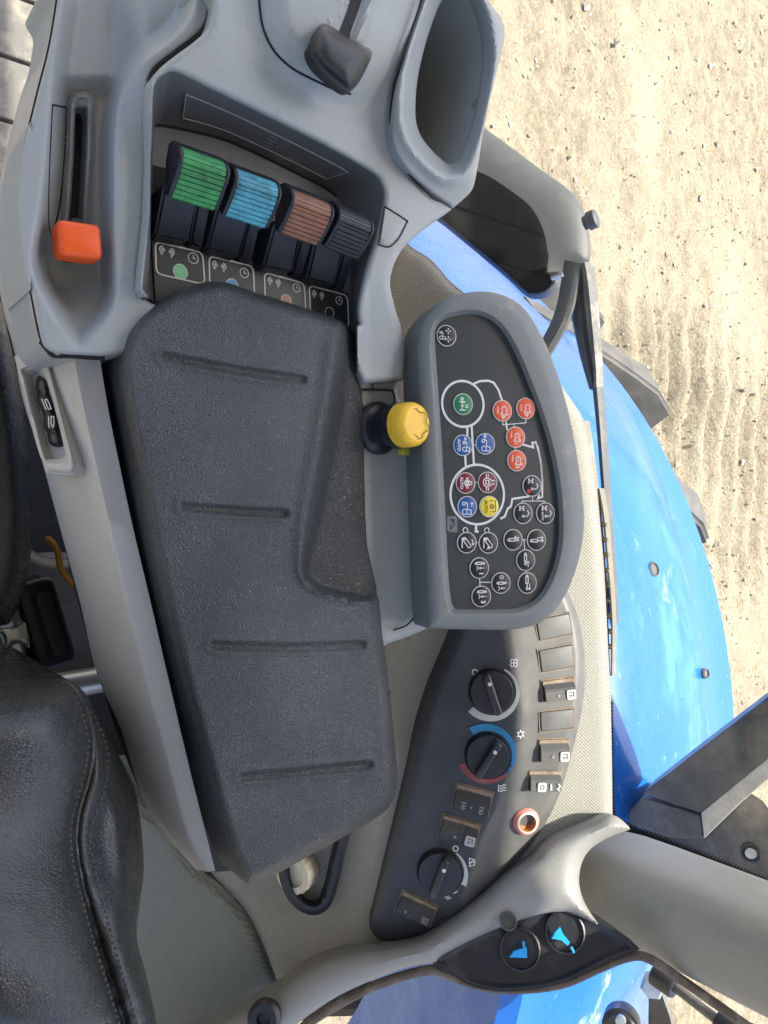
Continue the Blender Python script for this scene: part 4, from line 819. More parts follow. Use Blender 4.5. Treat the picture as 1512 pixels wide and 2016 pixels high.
def s_cl(mb, f, r, h): cyl(mb, f, r, h, -.05, -.10, False, .14, 1.0); arrow(mb, f, r, h, (.62, .18), (.10, .18), .07)
def s_cr(mb, f, r, h): cyl(mb, f, r, h, -.14, -.10, False, .42, 1.0); arrow(mb, f, r, h, (.06, .18), (.62, .18), .07)
def ramp_(dn):
    def fn(mb, f, r, h):
        mb.stroke(f, [(-.50 * r, -.55 * r), (.50 * r, -.55 * r)], .09 * r, h); a = math.radians(38)
        def T(x, y): return ((x * math.cos(a) - y * math.sin(a)) * r, (x * math.sin(a) + y * math.cos(a) - .05) * r)
        q = [T(-.42 + .17 * math.cos(t), .17 * math.sin(t)) for t in np.linspace(math.pi / 2, 1.5 * math.pi, 9)] + [T(.38 + .17 * math.cos(t), .17 * math.sin(t)) for t in np.linspace(-math.pi / 2, math.pi / 2, 9)]
        mb.stroke(f, q, .085 * r, h, closed=True); mb.arc(f, *T(-.42, 0), .08 * r, 0, 360, .07 * r, h, 10)
        if dn: arrow(mb, f, r, h, (-.30, .48), (.22, .62), .08, .15)
        else: arrow(mb, f, r, h, (.62, -.25), (.40, .02), .08, .15)
    return fn
def s_num(t, top=False):
    def fn(mb, f, r, h):
        cyl(mb, f, r, h, -.45 if not top else .0, .05, True, .16, .85)
        if t: mb.text(f, t, .66 * r, .52 * r, .12 * r, h, .03)
        arrow(mb, f, r, h, (.0 if not top else .5, .45), (.0 if not top else .5, -.05), .07, .12); mb.stroke(f, [(-.20 * r + (.5 * r if top else 0), -.35 * r), ((.5 * r if top else 0), -.18 * r), (.20 * r + (.5 * r if top else 0), -.35 * r)], .07 * r, h)
        if top: mb.arc(f, -.55 * r, 0, .18 * r, 0, 360, .06 * r, h, 14); mb.stroke(f, [(-.55 * r, -.12 * r), (-.55 * r, .12 * r)], .05 * r, h)
    return fn
BT = [((878.3, 661.3), BLK_B, s_cross, None, 'black button with crossed arrows at the front end'), ((910.8, 796), GREEN_B, s_axle, None, 'green axle button inside a white ring'),
      ((988, 809), ORANGE_B, s_rpm, None, None), ((1033.9, 804.4), ORANGE_B, s_rpm, None, None), ((1014, 861), ORANGE_B, s_rpmn('1'), 'd', 'orange engine button marked 1'), ((1016.4, 907), ORANGE_B, s_rpmn('2'), 'd', 'orange engine button marked 2'),
      ((910.6, 876.9), BLUE_B, s_trauto, None, 'blue tractor button marked AUTO'), ((954.5, 874), BLUE_B, s_tr, 'd', 'blue tractor button'), ((915.8, 951.2), CRIM_B, s_diffa, 'd', 'crimson button marked AUTO'), ((959, 949.7), CRIM_B, s_diff, 'd', 'crimson differential button'),
      ((919, 997.5), BLUE_B, s_trup, None, 'blue tractor button inside the large ring'), ((962, 997.2), YEL_B, s_pto, None, 'yellow button marked AUTO'), ((1046.4, 956.8), BLK_B, s_t, 'dr', None), ((1028.6, 1010.5), BLK_B, s_t, 'dg', None), ((1073, 1010.3), BLK_B, s_ta, 'dg', None),
      ((1009, 1062.6), BLK_B, s_cu, None, None), ((1055, 1063), BLK_B, s_cd, None, None), ((1033.9, 1102.8), BLK_B, s_cl, None, None), ((1036.9, 1147.5), BLK_B, s_cr, None, None), ((918, 1068.3), BLK_B, ramp_(True), None, None), ((960.5, 1068.6), BLK_B, ramp_(False), None, None),
      ((942.6, 1118.1), BLK_B, s_num('1'), 'd', 'black button marked 1'), ((985.1, 1147.5), BLK_B, s_num('', True), 'd', None), ((946.4, 1173.9), BLK_B, s_num('3'), 'd', 'black button marked 3')]
for (bx, by), m, fn, ex, lab in BT:
    c = U(bx, by, KP0, KN, KH); k = kmm(bx, by); r = 20.6 * k; f = KF.at(c)
    mb = MB(); mb.lathe(f.o, f.n, [(r * .94, -.0006), (r * .94, .0012), (r * .91, .0016), (r * .86, .00175), (r * .05, .0018)], 40); b = mb.build('button', m, kp)
    if lab: b['label'] = lab
    mb = MB(); mb.arc(f, 0, 0, r * .96, 0, 360, r * .11, .0001, 48, .0009); mb.build('rim', WHITE, b, False)
    mb = MB(); fn(mb, f, r, .0017); mb.build('symbol', FACE if m is YEL_B else WHITE, b, False)
    if ex and 'd' in ex: mb = MB(); mb.disc(f, 0, .66 * r, .10 * r, 0.00172, seg=14); mb.build('indicator_light', GREY_B, b, False)
    if ex == 'dr': mb = MB(); mb.disc(f, .50 * r, -.42 * r, .20 * r, 0.00172, seg=20); mb.build('red_dot', RED_D, b, False)
    if ex == 'dg':
        cy = .38 if fn is s_ta else -.45
        mb = MB(); mb.poly(f, [(.42 * r, (cy - .16) * r), (.42 * r, (cy + .16) * r), (.70 * r, cy * r)], 0.00172); mb.build('green_mark', GRN_D, b, False)

# ================================================================== ARMREST
ar = thing('armrest', (0.0, .25, Z0 - .11), 'grey seat armrest console with black grained pad and four coloured levers', 'armrest')
HZ = ((0, 0, Z0), UP)
# --- pad
pad_out = px([(236, 745), (238, 700), (255, 648), (300, 603), (360, 568), (430, 554), (505, 576), (600, 606), (662, 628), (690, 648), (703, 690), (708, 740), (714, 790), (716, 850), (718, 950), (722, 1060), (734, 1125), (746, 1180), (752, 1240), (765, 1340), (775, 1440), (782, 1525), (776, 1568), (752, 1602), (690, 1640), (600, 1690), (535, 1726), (495, 1741), (478, 1730), (458, 1690), (432, 1610), (400, 1490), (358, 1335), (318, 1170), (280, 980), (252, 840)])
scoop = px([(700, 560), (678, 650), (664, 740), (645, 860), (622, 980), (602, 1085), (598, 1125), (615, 1152), (660, 1170), (740, 1182), (900, 1185), (900, 560)])
grooves = [((322, 702), (460, 728), (595, 748)), ((360, 998), (460, 1006), (560, 1011)), ((420, 1271), (570, 1275), (712, 1270)), ((476, 1530), (600, 1519), (726, 1506))]
gl = [px(g, 6, False) for g in grooves]
def padh(x, y, s):
    q = sdist(scoop, x, y); z = -.020 * (1 - np.sqrt(1 - (1 - np.clip(s / 24, 0, 1)) ** 2)) * (1 - .8 * sst(q, 0, 50) * sst(y, 640, 800))
    wd = np.interp(y, [600, 700, 1000, 1120, 1180], [60, 60, 62, 30, 22])
    z = z - .021 * sst(q, -wd * .22, wd * .42) + .0022 * np.exp(-((q + wd * .30) / (wd * .22)) ** 2) * sst(y, 585, 720)
    for g in gl:
        d = dist_line(g, x, y, False); z = z - .0017 * (1 - sst(d, 2.0, 11)) + .0012 * np.exp(-((d - 13) / 4.5) ** 2)
    cx = np.interp(y, [560, 1740], [470, 620]); z = z - .006 * ((x - cx) / 250) ** 2 * .5
    return z + .0005 * np.sin(x / 41) * np.sin(y / 67)
ft = []
for g in gl:
    for o_ in (-13, -10, -6, -2, 2, 6, 10, 13): ft.append(resample(g + np.array([0, o_]), 5, False))
relief('arm_pad', pad_out, padh, PADM, ar, HZ, step=6, skirt=.032, rings=(1, 2.5, 4.5, 7, 10, 14, 19, 24), feats=ft, sharp=60)
# --- inboard side panel of the rear half, three rails of height
def rail3(name, rows, m, close_to=None, sharp=60):
    R = []
    for pts, z in rows: q = px([(*p, z_) for p, z_ in zip(pts, z if hasattr(z, '__len__') else [z] * len(pts))], 6, False); R.append([P(a, b, c) for a, b, c in q])
    return loft(name, R, m, ar, False, sharp=sharp)
top_ = [(196, 702), (212, 800), (232, 900), (262, 1040), (300, 1200), (330, 1330), (370, 1500), (400, 1620), (424, 1715)]
cr_ = [(146, 703), (162, 790), (184, 890), (214, 1020), (254, 1180), (290, 1330), (336, 1500), (374, 1640), (412, 1716)]
cr2 = [(140, 703), (155, 790), (177, 890), (207, 1020), (246, 1180), (282, 1330), (328, 1500), (367, 1645), (406, 1716)]
mid = [(84, 703), (100, 790), (125, 890), (150, 1020), (190, 1180), (230, 1330), (278, 1490), (332, 1630), (400, 1714)]
bot = [(30, 704), (46, 790), (78, 890), (113, 1020), (156, 1180), (192, 1330), (240, 1440), (290, 1590), (385, 1712)]
rail3('side_panel', [(top_, -.034), (cr_, -.036), (cr2, -.039), (mid, -.075), (bot, -.112), ([(p[0] + 60, p[1]) for p in bot], -.118)], GREYW)
# --- front shell with tray
shell_out = px([(118, -60), (112, 0), (96, 95), (72, 190), (47, 300), (37, 400), (46, 500), (62, 582), (80, 668), (92, 688), (108, 697), (108, 697), (200, 702), (200, 702), (262, 690), (330, 640), (330, 610), (296, 596), (276, 575), (270, 556), (284, 420), (289, 300), (291, 210), (299, 146), (330, 115), (385, 73), (408, 45), (416, 0), (418, -60)])
tray = px([(150, -120), (122, 20), (106, 120), (99, 205), (88, 330), (74, 430), (62, 505), (76, 565), (120, 645), (152, 690), (185, 660), (218, 615), (229, 565), (226, 450), (226, 280), (236, 195), (262, 140), (330, 88), (370, 45), (388, -10), (392, -120)])
slotb = np.array([(160, 205), (157, 300), (150, 400), (146, 470)], float)
def shellh(x, y, s):
    q = sdist(tray, x, y); z = -.012 - .006 * (1 - np.sqrt(1 - (1 - np.clip(s / 9, 0, 1)) ** 2)) * (x > 60)
    dep = np.interp(y, [-60, 60, 150, 185, 300, 480, 560, 600, 690], [.022, .022, .020, .030, .030, .033, .040, .026, .004])
    z = z - dep * sst(q, -3, 34)
    d = dist_line(slotb, x, y, False); z = z + .007 * (1 - sst(d, 18, 30)) * sst(y, 172, 190) - .003 * (1 - sst(d, 9, 15))
    return z + .022 * sst(-y, -330, -20) * sst(x, 215, 300)
slot_hole = px([(149, 222), (158, 214), (168, 222), (168, 300), (163, 400), (160, 455), (148, 458), (136, 452), (140, 400), (146, 300)])
relief('tray_shell', shell_out, shellh, GREY, ar, HZ, holes=[slot_hole], step=6, skirt=.05, rings=(1.5, 3, 5, 8, 12), bottom=False, hole_skirt=.03, feats=[resample(tray, 6)] + [resample(slotb + np.array([k_, 0]), 6, False) for k_ in (-30, -26, -22, -18, 18, 22, 26, 30)], sharp=55)
relief('slot_floor', px([(138, 205), (175, 205), (172, 470), (125, 470)]), lambda x, y, s: -.052 + 0 * x, BLACKM, ar, HZ, step=20, skirt=.002, rings=())
def groove(name, pts, z, r=.0007, m=SEAM, closed=False, parent=None):
    q = px(pts, 6, closed); zz = z(q[:, 0], q[:, 1]) if callable(z) else np.full(len(q), z); mb = MB(); V = list(P(q[:, 0], q[:, 1], zz + r * .2))
    if closed: V.append(V[0])
    mb.tube(V, r, 8); return mb.build(name, m, parent or ar)
def shz(x, y): return shellh(x, y, np.full(np.shape(x), 50.))
groove('cover_outline', [(103, 206), (103, 206), (132, 212), (132, 212), (128, 300), (118, 400), (106, 452), (98, 455), (95, 420), (97, 330), (103, 206)], shz, .0005)
groove('shell_seam', [(413, -50), (411, 20), (398, 62), (360, 95), (302, 142), (292, 200), (290, 300), (286, 420), (272, 556), (276, 575), (284, 588)], lambda x, y: -.0120 + .021 * sst(-y, -330, -20), .0011)
# lower skirt under the tray
sk_t = [(117, -60), (111, 0), (95, 95), (71, 190), (46, 300), (36, 400), (45, 500), (61, 582), (80, 670), (106, 699)]
sk_m = [(105, -60), (98, 0), (80, 95), (50, 190), (22, 300), (10, 400), (18, 500), (32, 582), (60, 672), (86, 702)]
sk_b = [(88, -60), (80, 20), (68, 105), (36, 205), (8, 315), (-8, 410), (-6, 520), (4, 600), (22, 668), (31, 705)]
rail3('side_skirt', [([(p[0] + 12, p[1]) for p in sk_t], -.016), (sk_t, -.017), (sk_m, -.055), (sk_b, -.110), ([(p[0] + 60, p[1]) for p in sk_b], -.118)], GREYW)
groove('skirt_seam', [(p[0] + .5, p[1]) for p in sk_t], -.0165, .0006); groove('panel_seam', [(80, 671), (94, 688), (106, 699), (140, 700), (176, 703), (205, 704)], -.0185, .0016)
# underside
relief('base', px([(150, -80), (90, 205), (30, 315), (0, 410), (2, 520), (40, 705), (125, 1020), (205, 1330), (300, 1590), (395, 1705), (470, 1710), (690, 1590), (720, 1265), (690, 900), (690, 760), (740, 600), (780, 500), (840, 380), (800, -80)]), lambda x, y, s: -.112 + 0 * x, BLACKM, ar, HZ, step=60, skirt=.015, rings=())
# orange slider
f = Frame(P(150, 479, -.022), unit(P(190, 484, -.02) - P(115, 474, -.02)), P(150, 440, -.02) - P(153, 500, -.02)); k = .43 / F
mb = MB(); mb.rbox(f, -41 * k, 41 * k, -34 * k, 34 * k, -.004, .0085, .0035, .003, 6); sl2 = mb.build('slider_knob', ORANGE, ar); sl2['label'] = 'orange slider knob at the end of its slot'
mb = MB(); mb.rbox(f, -9 * k, 9 * k, -20 * k, 44 * k, -.020, .004, .001); mb.build('stem', BLACKP, sl2)

# --- centre body with the lever pocket
def zC(x, y): return .001 + .020 * sst(-y, -330, -40) + .003 * sst(x, 700, 790)
cb_out = px([(421, -60), (419, 10), (408, 55), (382, 82), (305, 145), (296, 205), (294, 300), (290, 420), (276, 556), (280, 573), (290, 588), (330, 640), (330, 640), (690, 700), (690, 700), (714, 756), (714, 756), (790, 748), (795, 740), (794, 665), (776, 600), (769, 545), (800, 482), (890, 412), (890, 412), (845, 382), (792, 325), (769, 270), (773, 180), (800, 95), (836, 0), (846, -60)])
pocket = px([(300, 205), (305, 165), (322, 147), (348, 143), (420, 178), (500, 217), (640, 288), (728, 338), (750, 362), (755, 392), (746, 440), (723, 520), (706, 600), (708, 640), (708, 640), (500, 605), (330, 600), (298, 588), (282, 572), (281, 556), (294, 420), (298, 300)])
dome = px([(505, -80), (510, 0), (518, 55), (540, 100), (575, 133), (620, 158), (662, 177), (692, 185), (708, 178), (724, 152), (752, 90), (775, 30), (800, -80)])
def cbh(x, y, s):
    z = zC(x, y) - .0045 * (1 - np.sqrt(1 - (1 - np.clip(s / 13, 0, 1)) ** 2))
    q = sdist(dome, x, y); z = z + .010 * sst(q, -4, 60) - .0035 * np.exp(-((q + 30) / 30) ** 2) - .02 * sst(np.minimum(x - 725, 0) + 0 * y + (y - 480), 30, 270) * (x > 690)
    return z - .06 * sst(y, 582, 600) * sst(704 - x, 0, 10)
relief('centre_body', cb_out, cbh, GREY, ar, HZ, holes=[pocket], step=7, skirt=.08, rings=(1.5, 3, 5, 8, 11, 14), bottom=False, hole_skirt=.001, feats=[resample(dome, 6)] + [np.array([(x_, y_) for y_ in range(580, 702, 4)], float) for x_ in (692, 695, 698, 701, 704)], sharp=55)
# pocket walls and floor
pf = px([(303, 262), (304, 252), (312, 247), (330, 249), (420, 268), (480, 290), (560, 328), (635, 366), (662, 384), (672, 402), (676, 440), (690, 520), (692, 600), (694, 660), (694, 660), (500, 640), (330, 620), (304, 600), (296, 580), (294, 556), (300, 420), (301, 300)])
n_ = min(len(pocket), len(pf)); A = resample(pocket, 3)
assert len(pocket) == len(pf)
zt = cbh(pocket[:, 0], pocket[:, 1], np.zeros(len(pocket))); T_ = P(pocket[:, 0], pocket[:, 1], zt); B_ = P(pf[:, 0], pf[:, 1], np.full(len(pf), -.040))
R_ = [T_, T_ * .96 + B_ * .04, T_ * .6 + B_ * .4, T_ * .2 + B_ * .8, B_ * .95 + T_ * .05, B_]
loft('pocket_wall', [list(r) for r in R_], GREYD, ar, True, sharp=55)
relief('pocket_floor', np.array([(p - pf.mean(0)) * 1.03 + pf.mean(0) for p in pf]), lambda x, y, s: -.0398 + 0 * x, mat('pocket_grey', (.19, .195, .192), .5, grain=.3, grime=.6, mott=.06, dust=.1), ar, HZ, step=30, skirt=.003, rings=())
groove('pocket_seam', [(300, 247), (330, 249), (420, 269), (480, 291), (560, 329), (635, 367), (662, 386)], -.0392, .0008)
# plate pressed into the pocket's front wall
def wallpt(u, v, off=0.0):
    """u = control point number along the pocket rim, v = 0 rim .. 1 floor"""
    i = np.clip(np.asarray(u) * 8, 0, len(T_) - 1); ii = np.arange(len(T_)); t = np.stack([np.interp(i, ii, T_[:, k]) for k in range(3)], -1); b = np.stack([np.interp(i, ii, B_[:, k]) for k in range(3)], -1)
    v = np.asarray(v)[..., None]; p = t * (1 - v) + b * v; d = unit(T_[56] - T_[24]); n = unit(np.cross(d, (B_ - T_)[40])); n = n if n[2] > 0 else -n
    return p + n * off
us = np.linspace(3.35, 6.75, 24); V = []; k = len(us)
for v_, o_ in ((.28, -.002), (.28, .0007), (.74, .0007), (.74, -.002)): V += list(wallpt(us, np.full(k, v_), o_))
mb = MB(); mb.add(V, [(j * k + i, j * k + i + 1, (j + 1) * k + i + 1, (j + 1) * k + i) for j in range(3) for i in range(k - 1)] + [(0, k, 2 * k, 3 * k), (k - 1, 4 * k - 1, 3 * k - 1, 2 * k - 1)]); wpl = mb.build('wall_label', GREYD, ar, True)
mid_ = wallpt(np.array(5.4), np.array(.5), .0011); fw = Frame(mid_, wallpt(np.array(5.6), np.array(.5)) - wallpt(np.array(5.2), np.array(.5)), wallpt(np.array(5.4), np.array(.3)) - wallpt(np.array(5.4), np.array(.7))); mb = MB(); kk = .50 / F
mb.text(fw, 'N', 15 * kk, -30 * kk, 8 * kk, 0, .02); mb.text(fw, 'I', 13 * kk, 34 * kk, 14 * kk); mb.arc(fw, 24 * kk, -2 * kk, 5 * kk, 0, 360, 1.6 * kk); mb.text(fw, 'I', 13 * kk, 18 * kk, -18 * kk)
for i in range(4): mb.stroke(fw, [((-12 + 2 * i) * kk, (16 - 11 * i) * kk), ((8 + 2 * i) * kk, (16 - 11 * i) * kk)], 2.2 * kk)
mb.build('faint_marks', mat('faint_print', (.20, .215, .22), .6), wpl, False)
mb = MB(); loop = list(wallpt(us, np.full(k, .28), .0009)) + list(wallpt(us[::-1], np.full(k, .74), .0009)); mb.tube(loop + [loop[0]], .00035, 6); mb.build('label_outline', GREY, wpl)
# legend strip with cells
LZ = -.0365; fl_ = Frame(P(299, 469, LZ), P(685, 578, LZ) - P(299, 469, LZ), P(299, 469, LZ) - P(303, 571, LZ))
V = [P(*p, LZ) for p in ((299, 468), (686, 577), (694, 690), (310, 640))]; mb = MB(); mb.add(V + [v - UP * .004 for v in V], [(0, 1, 2, 3), (0, 4, 5, 1), (1, 5, 6, 2), (2, 6, 7, 3), (3, 7, 4, 0)])
leg = mb.build('legend_strip', FACE, ar, False); ll = lambda x, y: fl_.loc(P(250 + x / 2.749, 200 + y / 2.749, LZ)); km = .46 / F
def rrect(c, r=.004, n=5):
    c = [np.array(p) for p in c]; out = []
    for i in range(4):
        p, a, b = c[i], c[i - 1], c[(i + 1) % 4]; u1 = unit(a - p) * r; u2 = unit(b - p) * r
        for t in np.linspace(0, 1, n): out.append((1 - t) ** 2 * (p + u1) + 2 * t * (1 - t) * p + t * t * (p + u2))
    return out
cells = [((152, 757), (408, 818), (420, 990), (158, 932)), ((443, 835), (682, 893), (690, 1072), (447, 1010)), ((742, 925), (958, 985), (968, 1160), (748, 1095)), ((985, 995), (1192, 1050), (1200, 1225), (992, 1170))]
dots = [(288, 922, 43, DOTG), (568, 997, 40, DOTB), (860, 1077, 36, DOTN), (1095, 1142, 33, FACE)]
clocks = [(358, 848, 30), (634, 928, 28), (917, 1008, 26), (1147, 1077, 25)]; leafs = [(215, 808), (499, 888), (795, 974), (1033, 1043)]
for i in range(4):
    mb = MB(); mb.stroke(fl_, rrect([ll(*p) for p in cells[i]]), 3.0 * km, .0001, .0003, True)
    x, y, r = clocks[i]; c = ll(x, y); r = r / 2.749 * km; mb.arc(fl_, *c, r, 0, 360, 1.7 * km, .0001); mb.stroke(fl_, [(c[0], c[1] + r * .6), (c[0], c[1]), (c[0] + r * .5, c[1])], 1.7 * km, .0001)
    c = ll(*leafs[i]); km0 = km; km = km * 1.35
    for s_ in (-1, 1):
        o_ = (c[0] + s_ * 6.2 * km, c[1]); mb.arc(fl_, o_[0], o_[1], 5.2 * km, 90 if s_ < 0 else -90, 270 if s_ < 0 else 90, 1.5 * km, .0001)
        for ang in range(0, 180, 60): dx, dy = 4.2 * km * math.cos(math.radians(ang)), 4.2 * km * math.sin(math.radians(ang)); mb.stroke(fl_, [(o_[0] - dx, o_[1] - dy), (o_[0] + dx, o_[1] + dy)], 1.2 * km, .0001)
        mb.stroke(fl_, [(o_[0], o_[1] - 6 * km), (o_[0] + s_ * 3 * km, o_[1] - 8 * km)], 1.4 * km, .0001)
    km = km0
    mb.build('legend_cell', WHITE, leg, False)
    x, y, r, m = dots[i]; c = ll(x, y); mb = MB(); mb.disc(fl_, *c, r / 2.749 * km, .0001)
    d_ = mb.build('colour_dot', m, leg, False)
    mb = MB(); mb.arc(fl_, *c, r / 2.749 * km, 0, 360, 1.4 * km, .0002, 36); mb.build('dot_ring', WHITE, leg, False)
# levers
LV = [([(366, 296), (454, 327), (417, 412), (335, 389)], [[(319, 393), (385, 411), (372, 478), (305, 464)], [(386, 411), (414, 418), (399, 491), (374, 480)]], LGREEN, 'green'), ([(474, 340), (556, 366), (517, 448), (441, 423)], [[(424, 427), (485, 447), (470, 507), (408, 489)], [(486, 451), (510, 456), (497, 518), (472, 507)]], LBLUE, 'light blue'),
      ([(586, 378), (659, 409), (621, 480), (549, 459)], [[(537, 462), (586, 478), (576, 536), (519, 526)], [(588, 486), (614, 491), (596, 546), (576, 536)]], LBROWN, 'brown'), ([(674, 415), (741, 438), (696, 509), (645, 487)], [[(619, 491), (670, 509), (661, 564), (605, 549)], [(672, 516), (692, 522), (679, 573), (657, 564)]], LBLACK, 'black')]
for q, blocks, m, cn in LV:
    q = [(q[0][0] - 5, q[0][1] + 18), (q[1][0] - 7, q[1][1] + 17), (q[2][0] - 2, q[2][1] + 1), q[3]]; tl, tr, brr, bl = P(*q[0], .013), P(*q[1], .013), P(*q[2], -.003), P(*q[3], -.003)
    o_ = (tl + tr) / 2; e_ = (brr + bl) / 2; L_ = np.linalg.norm(e_ - o_); w_ = (np.linalg.norm(tr - tl) + np.linalg.norm(brr - bl)) / 2
    f = Frame(o_, unit(tr - tl) + unit(brr - bl), o_ - e_)
    prof = [(.0034, -.010), (.0032, -.0065), (.0022, -.0032), (.0002, -.0010), (-.003, -.0001)] + [(-L_ * t, .0010 * math.sin(math.pi * t)) for t in np.linspace(.12, 1, 10)]
    low = [(-L_ - .0008, -.004), (-L_ * .80, -.0115), (-L_ * .45, -.020), (-L_ * .05, -.0235), (.002, -.020), (.0033, -.014)]
    body = [(a, b - .0010) for a, b in prof] + low
    def extr(mb, poly, x0, x1, ch=.0006):
        poly = np.array(poly); c = poly.mean(0); k = len(poly); V = []
        for x, s_ in ((x0, .94), (x0 + ch, 1.0), (x1 - ch, 1.0), (x1, .94)):
            for p in poly: y, h = c + (p - c) * (1 if s_ == 1 else 1 - .0007 / max(.004, np.linalg.norm(p - c))); V.append(f.pt(x, y, h))
        mb.add(V, [(j * k + i, j * k + (i + 1) % k, (j + 1) * k + (i + 1) % k, (j + 1) * k + i) for j in range(3) for i in range(k)] + [tuple(range(k)), tuple(range(3 * k, 4 * k))])
    mb = MB(); extr(mb, body, -w_ / 2 - .0005, w_ / 2 + .0005)
    ck = [(a + .0008, b + .0009) for a, b in prof] + low
    extr(mb, ck, -w_ / 2 - .0024, -w_ / 2 - .0001, .0009); extr(mb, ck, w_ / 2 + .0001, w_ / 2 + .0024, .0009)
    lv = mb.build('spool_lever', BLACKP, ar); lv['label'] = cn + ' ribbed paddle lever'
    # ribbed insert
    pr = np.array(prof); sL = np.r_[0, np.cumsum(np.linalg.norm(np.diff(pr, axis=0), axis=1))]; ss = np.linspace(.0015, sL[-1], 110); yy = np.interp(ss, sL, pr[:, 0]); hh = np.interp(ss, sL, pr[:, 1])
    ph = ((ss - .003) / (sL[-1] - .003) * 10.0) % 1; hh = hh + np.where((ph > .86), -.0006, .0004); V = []; k = len(ss)
    for x in (-w_ / 2, w_ / 2): V += [f.pt(x, a, b) for a, b in zip(yy, hh)] + [f.pt(x, a, b - .002) for a, b in zip(yy, hh)]
    mb = MB(); mb.add(V, [(i, i + 1, 2 * k + i + 1, 2 * k + i) for i in range(k - 1)] + [(i, k + i, k + i + 1, i + 1) for i in range(k - 1)] + [(2 * k + i, 2 * k + i + 1, 3 * k + i + 1, 3 * k + i) for i in range(k - 1)] + [(0, 2 * k, 3 * k, k), (k - 1, 2 * k - 1, 4 * k - 1, 3 * k - 1)]); mb.build('ribbed_cap', m, lv, False)
    for bl_, (z1, z2) in zip(blocks, ((-.010, -.026), (-.014, -.030))):
        a, b, c, d = P(*bl_[0], z1), P(*bl_[1], z1), P(*bl_[2], z2), P(*bl_[3], z2); up = unit(a + b - c - d) * .012; mb = MB()
        a2, b2 = a + up, b + up; V = [a2, b2, b, a, d, c]; Vb = [np.array([v[0], v[1], Z0 - .0405]) for v in (a2, b2, c, d)]
        mb.add([a2, b2, c, d] + Vb, [(0, 1, 2, 3), (0, 4, 5, 1), (1, 5, 6, 2), (2, 6, 7, 3), (3, 7, 4, 0), (4, 7, 6, 5)]); o = mb.build('pivot_block', BLACKP, lv, False)
        bmm = bmesh.new(); bmm.from_mesh(o.data); bmesh.ops.bevel(bmm, geom=bmm.edges, offset=.0016, segments=3, affect='EDGES'); bmm.to_mesh(o.data); bmm.free()
# dark well beside the first lever
mb = MB(); fwl = Frame(P(306, 390, -.0385), (1, 0, 0), (0, 1, 0)); mb.box(fwl, -.020, .030, -.003, .016, -.002, .0); mb.build('lever_well', BLACKM, ar, False)
# small blank on the right shoulder, knob cover seam
relief('blank_cover', px([(757, 407), (757, 407), (798, 433), (799, 440), (784, 468), (766, 484), (746, 480), (746, 480)]), lambda x, y, s: zC(x, y) - .02 * sst(y - 480, 30, 270) + .0005 - .0008 * (1 - sst(s, 0, 3)), GREY, ar, HZ, step=8, skirt=.003, rings=(1.5, 3))
groove('blank_seam', [(757, 406), (757, 406), (799, 433), (800, 440), (785, 469), (766, 486), (745, 481), (745, 481), (757, 406)], lambda x, y: zC(x, y) + .0002, .0005)
groove('dome_seam', [(509, -30), (511, 10), (519, 58), (541, 102), (576, 135), (621, 159), (663, 178), (690, 185)], lambda x, y: cbh(x, y, np.full(np.shape(x), 60.)) + .0001, .0007)
# throttle
th_o = px([(640, 46), (622, 60), (611, 88), (611, 108), (626, 134), (655, 160), (678, 177), (692, 178), (708, 160), (724, 130), (732, 108), (728, 96), (700, 84), (668, 62)])
tz = float(cbh(np.array([670.]), np.array([110.]), np.array([60.]))[0])
def thh(x, y, s): return tz + .004 + .017 * np.sqrt(1 - (1 - np.clip(s / 40, 0, 1)) ** 2) - .009 * sst((x - 620) * .45 - (y - 55), -10, 22) * sst(s, 0, 12) * .8
tv = relief('throttle_lever', th_o, thh, mat('throttle_black', (.018, .020, .024), .42, grain=.3, gscale=1100, dust=.08), ar, HZ, step=5, skirt=.006, rings=(1, 2.5, 4.5, 7, 10, 14)); tv['label'] = 'black saddle shaped throttle lever at the low end of its slot'
def dz(x, y): return cbh(x, y, np.full(np.shape(x), 60.))
q = np.array([(696, -70), (722, -70), (712, 0), (690, 66), (690, 95), (664, 95), (668, 66), (690, 0)], float)
relief('throttle_slot', px([tuple(p) for p in q]), lambda x, y, s: dz(x, y) + .0006, BLACKM, ar, HZ, step=10, skirt=.003, rings=())
relief('slot_ramp', px([(722, -70), (716, 0), (695, 66), (693, 88), (718, 88), (745, 0), (756, -70)]), lambda x, y, s: dz(x, y) + .0004 + .004 * sst(s, 0, 14), GREY, ar, HZ, step=8, skirt=.003, rings=(2, 5))
ft_ = Frame(P(652, 44, tz - .002), P(690, 52, tz) - P(652, 40, tz), P(652, 30, tz) - P(644, 60, tz)); kt = .42 / F
mb = MB(); zt_ = lambda x, y: float(dz(np.array([float(x)]), np.array([float(y)]))[0]) + .0006
for tx, x, y, sz in (('9', 651, 43, 25), ('8', 671, -2, 25)): mb.text(Frame(P(x, y, zt_(x, y)), ft_.ex, ft_.ey), tx, sz * kt)
for x, y in ((662, 56), (672, 32), (684, 6), (694, -18)): fq = Frame(P(x, y, zt_(x, y)), ft_.ex, ft_.ey); mb.stroke(fq, [(-4 * kt, 0), (5 * kt, 0)], 2 * kt)
tag(mb.build('scale_print', mat('scale_print', (.45, .47, .47), .5), ar, False), None, None, None, None)
